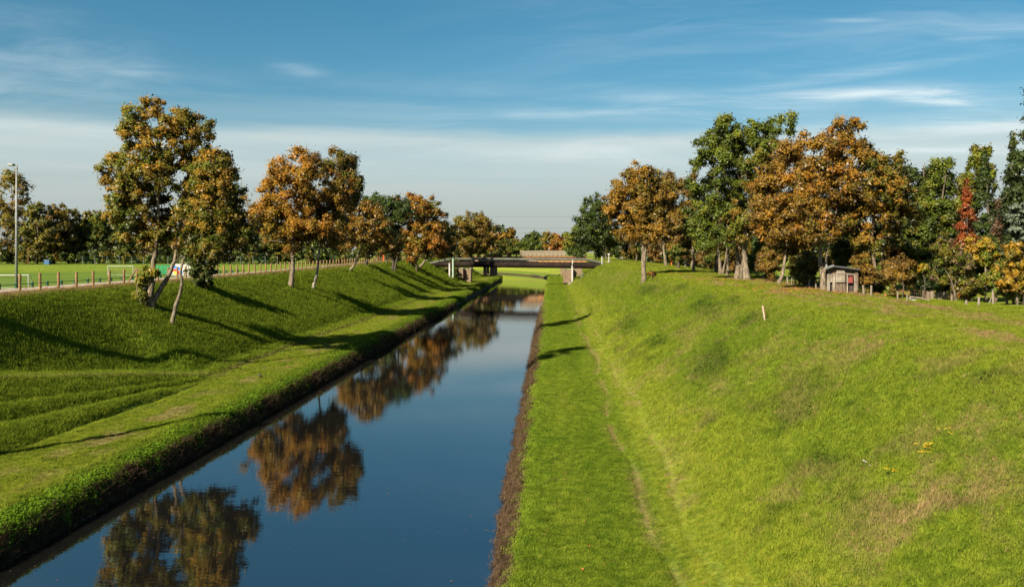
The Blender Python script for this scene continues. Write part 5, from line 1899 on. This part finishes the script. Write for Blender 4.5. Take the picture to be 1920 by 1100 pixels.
def right_fence():
    """Uneven grey posts between the dike and the gardens."""
    pts = [(1429.5, 92, 519), (1433, 92, 519), (1477, 75.5, 519), (1484.5, 74, 520.5), (1492, 73, 521), (1517, 68, 525), (1530, 66.5, 525), (1576, 62.5, 529.5), (1591, 61.5, 531), (1606, 59.5, 532), (1619.5, 58, 534.5), (1633, 57.5, 535)]
    x0 = PX(1430, 92)
    root = thing('post_fence', 'row of thin uneven grey fence posts at the garden edge past the shed', 'fence', (x0, 92, G(x0, 92)))
    rr = np.random.default_rng(4)
    L = root.location
    P = []
    for px, D, ty in pts:
        x = PX(px, D)
        g = G(x, D)
        h = max(.5, PZ(ty, D) - g)
        me = post_mesh('post', h, .055 + rr.random() * .025, M_GREYWOOD, 8)
        o = obj('post', me, root, (x - L.x, D - L.y, g - L.z))
        o.rotation_euler = (rr.normal() * .04, rr.normal() * .04, 0)
        P.append((x - L.x, D - L.y + .0, g - L.z))
    P = np.array(P)
    for h in (.25, .55):
        mb = MB()
        mb.sweep(P + np.array([0, -.09, h]), np.full(len(P), .006), 3)
        mb.build('wire', M_WIRE, root)
    # boards leaning along it by the trunk
    for i in range(26):
        D = 73.5 - i * .14
        px = 1502 + i * 1.45
        x = PX(px, D) + .5
        g = G(x, D + 1.2)
        me = MB().box((0, 0, -.1), (.075, .03, .55 + rr.random() * .25)).mesh('board', M_OLDWOOD)
        o = obj('board', me, root, (x - L.x, D + 1.2 - L.y, g - L.z))
        o.rotation_euler = (0, rr.normal() * .04, 0)


right_fence()

for i, (px, D, ty, r, lean, lab) in enumerate(((1683, 53.5, 545.5, .055, 0, 'slim grey post just left of the brown shrub on a thick stem'), (1700.5, 52, 551, .05, 0, 'slim grey post just right of the brown shrub on a thick stem'),
                                               (1811.5, 50, 562.5, .07, 0, 'short grey stump of a post, lowest in the row at the right'), (1835, 49, 556.5, .07, 0, 'low grey round post right of the short stump'),
                                               (1888, 52, 542, .075, 0, 'tall grey round post, second from the right edge'), (1919, 50.5, 544, .075, 0, 'tall grey round post at the right edge'))):
    x = PX(px, D)
    g = G(x, D)
    h = max(.25, PZ(ty, D) - g)
    b = tag(obj('fence_post', post_mesh('fence_post', h, r, M_GREYWOOD, 10), None, (x, D, g)), lab, 'post', 'grey posts along the gardens')
    b.rotation_euler = (.02 * (i % 3 - 1), .03 * (i % 2), 0)
x, D = PX(1862, 51), 51.0
g = G(x, D)
b = thing('braced_post', 'grey post with raking strut and ragged board, left of two tall round posts', 'post', (x, D, g), 'grey posts along the gardens')
h = PZ(544, D) - g
obj('post', post_mesh('post', h, .07, M_GREYWOOD, 10), b)
MB().cyl((-.28, .05, -.05), (-.02, .05, h * .6), .03, .028, 6).build('strut', M_GREYWOOD, b)
V = np.array([(.07, .1, .05), (.30, .12, .22), (.36, .12, .42), (.24, .12, .62), (.07, .1, .70)])
V2 = np.vstack([V, V + (0, .04, 0)])
MB().add(V2, [[(4, 3, 2, 1, 0)], [(5, 6, 7, 8, 9)], [(i, (i + 1) % 5, (i + 1) % 5 + 5, i + 5) for i in range(5)]]).build('board', M_OLDWOOD, b)


def picket():
    D0, D1 = 57.0, 54.0
    xa, xb = PX(1707, D0), PX(1790, D1)
    root = thing('picket_fence', 'low weathered picket fence in front of the crooked fruit tree', 'fence', (xa, D0, G(xa, D0)))
    L = root.location
    rr = np.random.default_rng(2)
    n = 40
    for i in range(n):
        t = i / (n - 1)
        x, y = xa + (xb - xa) * t, D0 + (D1 - D0) * t
        g = G(x, y)
        top = PZ(544 + 3.5 * t, y) - g
        h = max(.35, top + rr.normal() * .02)
        me = MB().box((-.028, -.012, -.05), (.028, .012, h)).mesh('slat', M_GREYWOOD if rr.random() < .45 else M_OLDWOOD)
        o = obj('slat', me, root, (x - L.x, y - L.y, g - L.z))
        o.rotation_euler = (0, rr.normal() * .03, -.7)
    a = np.array((0, 0, .15))
    for hh in (.16, .42):
        g1 = G(xb, D1)
        MB().sweep([(0, .05, hh), (xb - xa, D1 - D0 + .05, g1 - L.z + hh)], [.03, .03], 4).build('rail', M_OLDWOOD, root)


picket()

# pale boards lying before the picket fence
D = 52.5
x = PX(1705, D)
b = thing('board_pile', 'pale weathered boards lying low before the left end of the picket fence', 'boards', (x, D, G(x, D)))
MB().box((0, -.05, .0), (.07, .06, .30)).build('peg', M_GREYWOOD, b)
MB().sweep([(0, 0, .26), (.6, .0, .20), (1.25, .05, .02)], [.05, .05, .045], 6).build('beam', M_GREYWOOD, b)
MB().box((.05, .08, .0), (.45, .13, .22), .01).build('plank', M_WHITE, b)
x = PX(1796, 53)
b = thing('cut_log', 'pale sawn plank caught in the crooked fruit tree', 'plank', (x, 52.7, PZ(541, 53)))
MB().sweep([(0, 0, 0), (.22, 0, -.005), (.46, .02, -.03)], [.035, .03, .028], 6).build('plank', M_GREYWOOD, b)

# ------------------------------------------------------------------ marker stake on the right slope
D = 47.3
x = PX(1435, D)
g = G(x, D)
st = thing('marker_stake', 'thin pale stake with reddish edge leaning slightly on the right slope', 'stake', (x, D, g))
mb = MB().box((-.045, -.035, -.2), (.03, .035, .95), .008)
mb.build('stake_face', M_GREYWOOD if False else simple_mat('pale painted stake', (.42, .34, .26), .6, bump=.05), st)
MB().box((.032, -.036, -.2), (.052, .036, .952)).build('red_edge', M_RED, st)
st.rotation_euler = (0, R(-9), 0)


# ------------------------------------------------------------------ crow on the left berm
def crow():
    D = 60.2
    x = PX(487.5, D)
    g = G(x, D)
    root = thing('crow', 'small dark bird standing on the left berm near the water', 'bird', (x, D, g))
    root.rotation_euler = (0, 0, 0)
    # body axis leans: head up left, tail down right
    P = np.array([(-.115, 0, .285), (-.085, 0, .275), (-.055, 0, .245), (-.01, 0, .20), (.05, 0, .155), (.10, 0, .115), (.15, 0, .075)])
    MB().sweep(P, np.array([.018, .042, .040, .072, .070, .042, .022]), 10).build('body', M_FEATHER, root, smooth=True)
    MB().sweep(np.array([(-.112, 0, .283), (-.15, 0, .276), (-.175, 0, .268)]), np.array([.017, .012, .003]), 6).build('beak', M_FEATHER, root)
    MB().ellipsoid((-.045, 0, .195), (.035, .05, .055)).build('breast', M_PALEF, root, smooth=True)
    for s in (-1, 1):
        MB().sweep(np.array([(-.02, s * .062, .22), (.05, s * .066, .165), (.13, s * .04, .09)]), np.array([.02, .035, .008]), 6).build('wing', M_FEATHER, root)
        MB().sweep(np.array([(.0, s * .03, .14), (-.005, s * .03, .07), (.0, s * .03, -.01)]), np.array([.016, .009, .008]), 5).build('leg', M_FEATHER, root)


crow()


# ------------------------------------------------------------------ flowers on the right slope
def flower(label, x, y, h, heads, mat, seed, name, spread=.25):
    r = np.random.default_rng(seed)
    g = G(x, y)
    root = thing(name, label, 'wildflower', (x, y, g))
    st, hd = MB(), MB()
    for i in range(heads):
        e = np.array([r.normal() * spread, r.normal() * spread * .5, h * (.6 + .5 * r.random())])
        st.sweep(np.array([(e[0] * .25, e[1] * .25, -.05), (e[0] * .6, e[1] * .6, e[2] * .55), e]), np.array([.008, .006, .004]), 4, False)
        for k in range(4):
            c = e + np.array([r.normal() * .035, r.normal() * .03, r.random() * .03])
            for a in range(5):
                an = a * 2 * math.pi / 5 + r.random()
                u = np.array([math.cos(an), math.sin(an), .25])
                w = np.array([-math.sin(an), math.cos(an), 0])
                hd.add([c, c + u * .016 + w * .009, c + u * .03, c + u * .016 - w * .009], [[(0, 1, 2, 3)]])
    st.build('stalk', M_STALK, root)
    hd.build('flower_head', mat, root)


def slope_pt(px, py):
    """Where the sight line at that pixel meets the right slope (found by marching)."""
    for D in np.arange(22, 160, .05):
        x = PX(px, D)
        if PZ(py, D) <= G(x, D):
            return x, D
    return PX(px, 40), 40.0


for i, (px, py, n, lab) in enumerate(((1738, 932, 10, 'largest clump of yellow wildflowers on the dry patch of the right slope'), (1722, 940, 5, 'small clump of yellow wildflowers just left of the largest clump'),
                                      (1775, 918, 3, 'few yellow wildflowers right of the largest yellow clump'), (1668, 928, 4, 'sparse yellow wildflowers left of the dry patch'))):
    x, D = slope_pt(px, py)
    flower(lab, x, D, .28, n, M_FLOWER, 300 + i, 'ragwort', .16)
x, D = slope_pt(1623, 884)
flower('small white wildflower head on the right slope above the yellow ones', x, D, .25, 3, M_WFLOWER, 310, 'yarrow', .05)

# ------------------------------------------------------------------ grass: nobody could count the blades
M_FLOT = simple_mat('pale flotsam', (0.30, 0.27, 0.22), .8, bump=0, col2=(.14, .12, .09))
M_LITTER = simple_mat('fallen leaf', (0.26, 0.09, 0.022), .8, bump=0, col2=(.12, .05, .02), scale=.7)


def tuft_mesh(name, mat, blades, h, spread, width, seed, lean=.5, seg=2):
    r = np.random.default_rng(seed)
    V, F = [], []
    for i in range(blades):
        a = r.random() * 2 * math.pi
        b = np.array([r.normal() * spread, r.normal() * spread, -.02])
        hh = h * (.5 + .7 * r.random())
        dirv = np.array([math.cos(a), math.sin(a), 0]) * lean * hh * (.3 + r.random())
        w = np.array([-math.sin(a), math.cos(a), 0]) * width * (.6 + .8 * r.random())
        m = b + dirv * .35 + np.array([0, 0, hh * .62])
        t = b + dirv + np.array([0, 0, hh])
        k = len(V)
        V += [b - w, b + w, m + w * .7, m - w * .7, t]
        F.append((k, k + 1, k + 2, k + 3))
        F.append((k + 3, k + 2, k + 4, k + 4))
    q = np.array([f for f in F if len(set(f)) == 4])
    t = np.array([f[:3] for f in F if len(set(f)) == 3])
    return mesh_np(name, np.array(V), [q, t], mat, False)


def weed_mesh(name, mat, n, h, spread, size, seed):
    r = np.random.default_rng(seed)
    P = np.stack([r.normal(size=n) * spread, r.normal(size=n) * spread, r.random(n) * h], 1)
    N = np.stack([P[:, 0] / spread * .5, P[:, 1] / spread * .5, np.full(n, .8)], 1) + r.normal(size=(n, 3)) * .35
    N /= np.linalg.norm(N, axis=1, keepdims=True)
    V, tri = leaf_quads(P, N, size * (.6 + .8 * r.random(n)), r, .75)
    return mesh_np(name, V, [tri], mat, False)


def scatter(name, src, X, Y, S, seed, sz=None):
    """Instances SRC on points (kind stuff): grass only."""
    r = np.random.default_rng(seed)
    n = len(X)
    Z = zf(X, Y)
    e = .12
    gx = (zf(X + e, Y) - zf(X - e, Y)) / (2 * e)
    gy = (zf(X, Y + e) - zf(X, Y - e)) / (2 * e)
    N = np.stack([-gx, -gy, np.ones(n)], 1)
    N /= np.linalg.norm(N, axis=1, keepdims=True)
    d, ye, mu, ro = masks(X, Y)
    me = bpy.data.meshes.new(name)
    me.vertices.add(n)
    me.vertices.foreach_set('co', np.stack([X, Y, Z], 1).astype(np.float32).ravel())
    rot = np.stack([np.arctan(gy) * .6 + r.normal(size=n) * .12, -np.arctan(gx) * .6 + r.normal(size=n) * .12, r.random(n) * 6.283], 1)
    # tilt with the slope first, then spin about the blade's own axis
    sc = S[:, None] * np.stack([np.ones(n), np.ones(n), (sz if sz is not None else np.ones(n)) * (.7 + .6 * r.random(n))], 1)
    for k, typ, data in (('tint', 'FLOAT_VECTOR', np.stack([d, ye, mu], 1)), ('rot', 'FLOAT_VECTOR', rot), ('siz', 'FLOAT_VECTOR', sc), ('gnor', 'FLOAT_VECTOR', N)):
        a = me.attributes.new(k, typ, 'POINT')
        a.data.foreach_set('vector', data.astype(np.float32).ravel())
    a = me.attributes.new('rough', 'FLOAT', 'POINT')
    a.data.foreach_set('value', ro.astype(np.float32))
    o = obj(name, me)
    tag(o, kind='stuff')
    ng = bpy.data.node_groups.new(name, 'GeometryNodeTree')
    ng.interface.new_socket('Geometry', in_out='INPUT', socket_type='NodeSocketGeometry')
    ng.interface.new_socket('Geometry', in_out='OUTPUT', socket_type='NodeSocketGeometry')
    gi = ng.nodes.new('NodeGroupInput')
    go = ng.nodes.new('NodeGroupOutput')
    ip = ng.nodes.new('GeometryNodeInstanceOnPoints')
    oi = ng.nodes.new('GeometryNodeObjectInfo')
    oi.inputs['Object'].default_value = src
    oi.inputs['As Instance'].default_value = True
    for attr, sock in (('rot', 'Rotation'), ('siz', 'Scale')):
        na = ng.nodes.new('GeometryNodeInputNamedAttribute')
        na.data_type = 'FLOAT_VECTOR'
        na.inputs['Name'].default_value = attr
        ng.links.new(na.outputs['Attribute'], ip.inputs[sock])
    ng.links.new(gi.outputs[0], ip.inputs['Points'])
    ng.links.new(oi.outputs['Geometry'], ip.inputs['Instance'])
    ng.links.new(ip.outputs['Instances'], go.inputs[0])
    md = o.modifiers.new('scatter', 'NODES')
    md.node_group = ng
    return o


def sample(n, xx0, xx1, y0, y1, power, seed):
    """Random spots, denser near the viewer (density ~ y**-power)."""
    r = np.random.default_rng(seed)
    u = r.random(n)
    k = 1.0 - power
    y = (y0 ** k + u * (y1 ** k - y0 ** k)) ** (1 / k) if abs(k) > 1e-6 else y0 * (y1 / y0) ** u
    xx = xx0 + r.random(n) * (xx1 - xx0)
    x = xx - shift(y)
    # only what the wide surroundings of the view can show
    keep = np.abs(x) < y * .95 + 8
    return x[keep], y[keep], xx[keep]


def source(name, me, x, y):
    o = obj(name, me, None, (x, y, G(x, y)))
    return tag(o, kind='stuff')


def grasses():
    r = np.random.default_rng(77)
    short = source('short_grass_tuft', tuft_mesh('short_grass_tuft', M_BLADE, 30, .055, .085, .006, 1, .55), 1.2, 30.0)
    tall = source('tall_grass_tuft', tuft_mesh('tall_grass_tuft', M_BLADE, 28, .16, .10, .008, 2, .6), 8.2, 40.0)
    # lawn of the right berm
    x, y, xx = sample(115000, -1.5, 3.4, 18, 300, 1.35, 1)
    d, ye, mu, ro = masks(x, y)
    k = (mu < .5) & (r.random(len(x)) > d * .9) & ((np.abs(xx - track(y)) > .16) | (r.random(len(x)) < .15))
    scatter('berm_grass', short, x[k], y[k], np.clip(.8 + y[k] / 80, .8, 3.4) * (.8 + .4 * r.random(k.sum())), 11)
    # right slope and dike top
    x, y, xx = sample(210000, 3.2, 26, 10.5, 290, 1.45, 2)
    d, ye, mu, ro = masks(x, y)
    k = (r.random(len(x)) > d * .7 * (xx < 14)) & ((np.abs(xx - track(y)) > .16) | (r.random(len(x)) < .15)) & ((np.abs(xx - track2(y)) > .12) | (r.random(len(x)) < .4))
    sc = np.clip(.6 + y[k] / 70, .6, 3.2) * (.7 + .6 * r.random(k.sum())) * np.where(xx[k] > 14, .55, np.where(xx[k] < 5.2, .55, .9))
    scatter('slope_grass', tall, x[k], y[k], sc, 12, .75 + .7 * ro[k])
    # left: berm, ramp and embankment
    x, y, xx = sample(160000, -37.5, -17.85, 30, 300, 1.3, 3)
    d, ye, mu, ro = masks(x, y)
    u = -xx
    k = (mu < .5) & (r.random(len(x)) > d * .75)
    sc = np.clip(.6 + y[k] / 75, .8, 3.2) * (.75 + .5 * r.random(k.sum())) * np.where((u[k] > 19.5) & (u[k] < 24.3), .45, .85)
    scatter('embankment_grass', tall, x[k], y[k], sc, 13)
    # dry straw on bare patches and along the path
    straw = source('straw_tuft', tuft_mesh('straw_tuft', M_STRAW, 20, .17, .10, .007, 3, 1.1), 12.0, 31.5)
    x, y, xx = sample(120000, 2.8, 26, 11, 150, 1.3, 4)
    d, ye, mu, ro = masks(x, y)
    k = r.random(len(x)) < d * .55
    scatter('dry_grass', straw, x[k], y[k], np.clip(.6 + y[k] / 80, .7, 1.8) * np.where(xx[k] < 5.5, .5, .8), 14)
    x, y, xx = sample(26000, -38.9, -35.6, 45, 250, .8, 5)
    k = r.random(len(x)) < .75 * np.exp(-((-xx - 36.5) / .8) ** 2)
    scatter('verge_straw', straw, x[k], y[k], np.clip(.7 + y[k] / 120, .7, 2.4) * (.7 + .6 * r.random(k.sum())), 15)
    # leafy weeds hanging over the left bank, dark rough weeds on the right slope
    weed = source('weed_clump', weed_mesh('weed_clump', M_WEED, 34, .12, .12, .065, 4), -19.1, 41.0)
    x, y, xx = sample(30000, -20.0, -17.7, 26, 170, 1.15, 6)
    n1 = fbm(x * .9, y * .45, 3)
    k = r.random(len(x)) < np.exp(-((-xx - 18.2) / .45) ** 2) * sm(n1, .28, .56) * .9
    scatter('bank_weeds', weed, x[k], y[k], np.clip(.75 + y[k] / 110, .8, 2.0) * (.6 + .8 * r.random(k.sum())), 16)
    wd = source('dark_weed_clump', weed_mesh('dark_weed_clump', M_DWEED, 30, .24, .15, .07, 5), 7.4, 72.0)
    x, y, xx = sample(60000, 4, 15, 22, 125, .9, 7)
    d, ye, mu, ro = masks(x, y)
    k = r.random(len(x)) < sm(ro, .42, .85) * .45
    scatter('rough_weeds', wd, x[k], y[k], np.clip(.6 + y[k] / 110, .6, 1.5) * (.6 + .8 * r.random(k.sum())), 17)
    # dead stalks and roots on the bare banks
    root = source('dead_stalk_tuft', tuft_mesh('dead_stalk_tuft', M_ROOT, 16, .20, .09, .010, 6, 1.5), -1.35, 30.0)
    x, y, xx = sample(20000, -2.0, -1.15, 18, 150, 1.25, 8)
    k = r.random(len(x)) < sm(fbm(x * 1.5, y * 1.1, 3), .35, .6) * .8
    scatter('right_bank_stalks', root, x[k], y[k], np.clip(.5 + y[k] / 90, .55, 1.6) * (.5 + .9 * r.random(k.sum())), 18)
    x, y, xx = sample(11000, -18.05, -17.5, 26, 150, 1.15, 9)
    scatter('left_bank_stalks', root, x, y, np.clip(.6 + y / 90, .7, 1.7) * (.5 + .8 * r.random(len(x))), 19)
    # pale flotsam along the left waterline, a few leaves adrift
    x, y, xx = sample(900, -17.62, -17.38, 27, 120, 1.1, 20)
    k = fbm(y * .35, y * 0 + 1, 3) > .5
    x, y = x[k], y[k]
    P = np.stack([x, y, np.full(len(x), .02)], 1)
    N = r.normal(size=P.shape) * .12 + np.array([0, 0, 1])
    N /= np.linalg.norm(N, axis=1, keepdims=True)
    V, tri = leaf_quads(P, N, .22 * (.4 + .9 * r.random(len(x)) ** 2), r, .22)
    tag(obj('flotsam', mesh_np('flotsam', V, [tri], M_FLOT)), kind='stuff')
    x, y, xx = sample(260, -17.2, -2.1, 22, 140, 1.1, 21)
    P = np.stack([x, y, np.full(len(x), .012)], 1)
    V, tri = leaf_quads(P, np.tile(np.array([[0, 0, 1.0]]), (len(x), 1)), .07 * (.6 + .6 * r.random(len(x))), r, .7)
    tag(obj('floating_leaves', mesh_np('floating_leaves', V, [tri], M_LITTER)), kind='stuff')
    # fallen leaves on grass
    x, y, xx = sample(260, -.5, 20, 20, 90, 1.5, 10)
    P = np.stack([x, y, zf(x, y) + .07], 1)
    N = r.normal(size=P.shape) * .35 + np.array([0, -.3, 1])
    N /= np.linalg.norm(N, axis=1, keepdims=True)
    V, tri = leaf_quads(P, N, .06 * (.6 + .8 * r.random(len(x))), r, .8)
    tag(obj('fallen_leaves', mesh_np('fallen_leaves', V, [tri], M_LITTER)), kind='stuff')
    cs = [(PX(545, 105.5), 105.5, 6), (PX(587, 112), 112, 6), (PX(272, 68.6), 68.6, 6), (PX(1207, 107), 107, 4), (PX(1390, 87), 87, 7), (PX(1545, 63.5), 63.5, 6), (PX(1646, 64), 64, 5), (PX(655, 143), 143, 6), (PX(785, 200), 200, 7)]
    X, Y = [], []
    for cx, cy, rr in cs:
        X.append(cx + r.normal(size=700) * rr * .7)
        Y.append(cy + r.normal(size=700) * rr * .7)
    x, y = np.concatenate(X), np.concatenate(Y)
    P = np.stack([x, y, zf(x, y) + .12], 1)
    N = r.normal(size=P.shape) * .35 + np.array([0, -.3, 1])
    N /= np.linalg.norm(N, axis=1, keepdims=True)
    V, tri = leaf_tris(P, N, .13 * (.6 + .8 * r.random(len(x))), r)
    tag(obj('leaf_litter', mesh_np('leaf_litter', V, [tri], M_LITTER)), kind='stuff')


grasses()
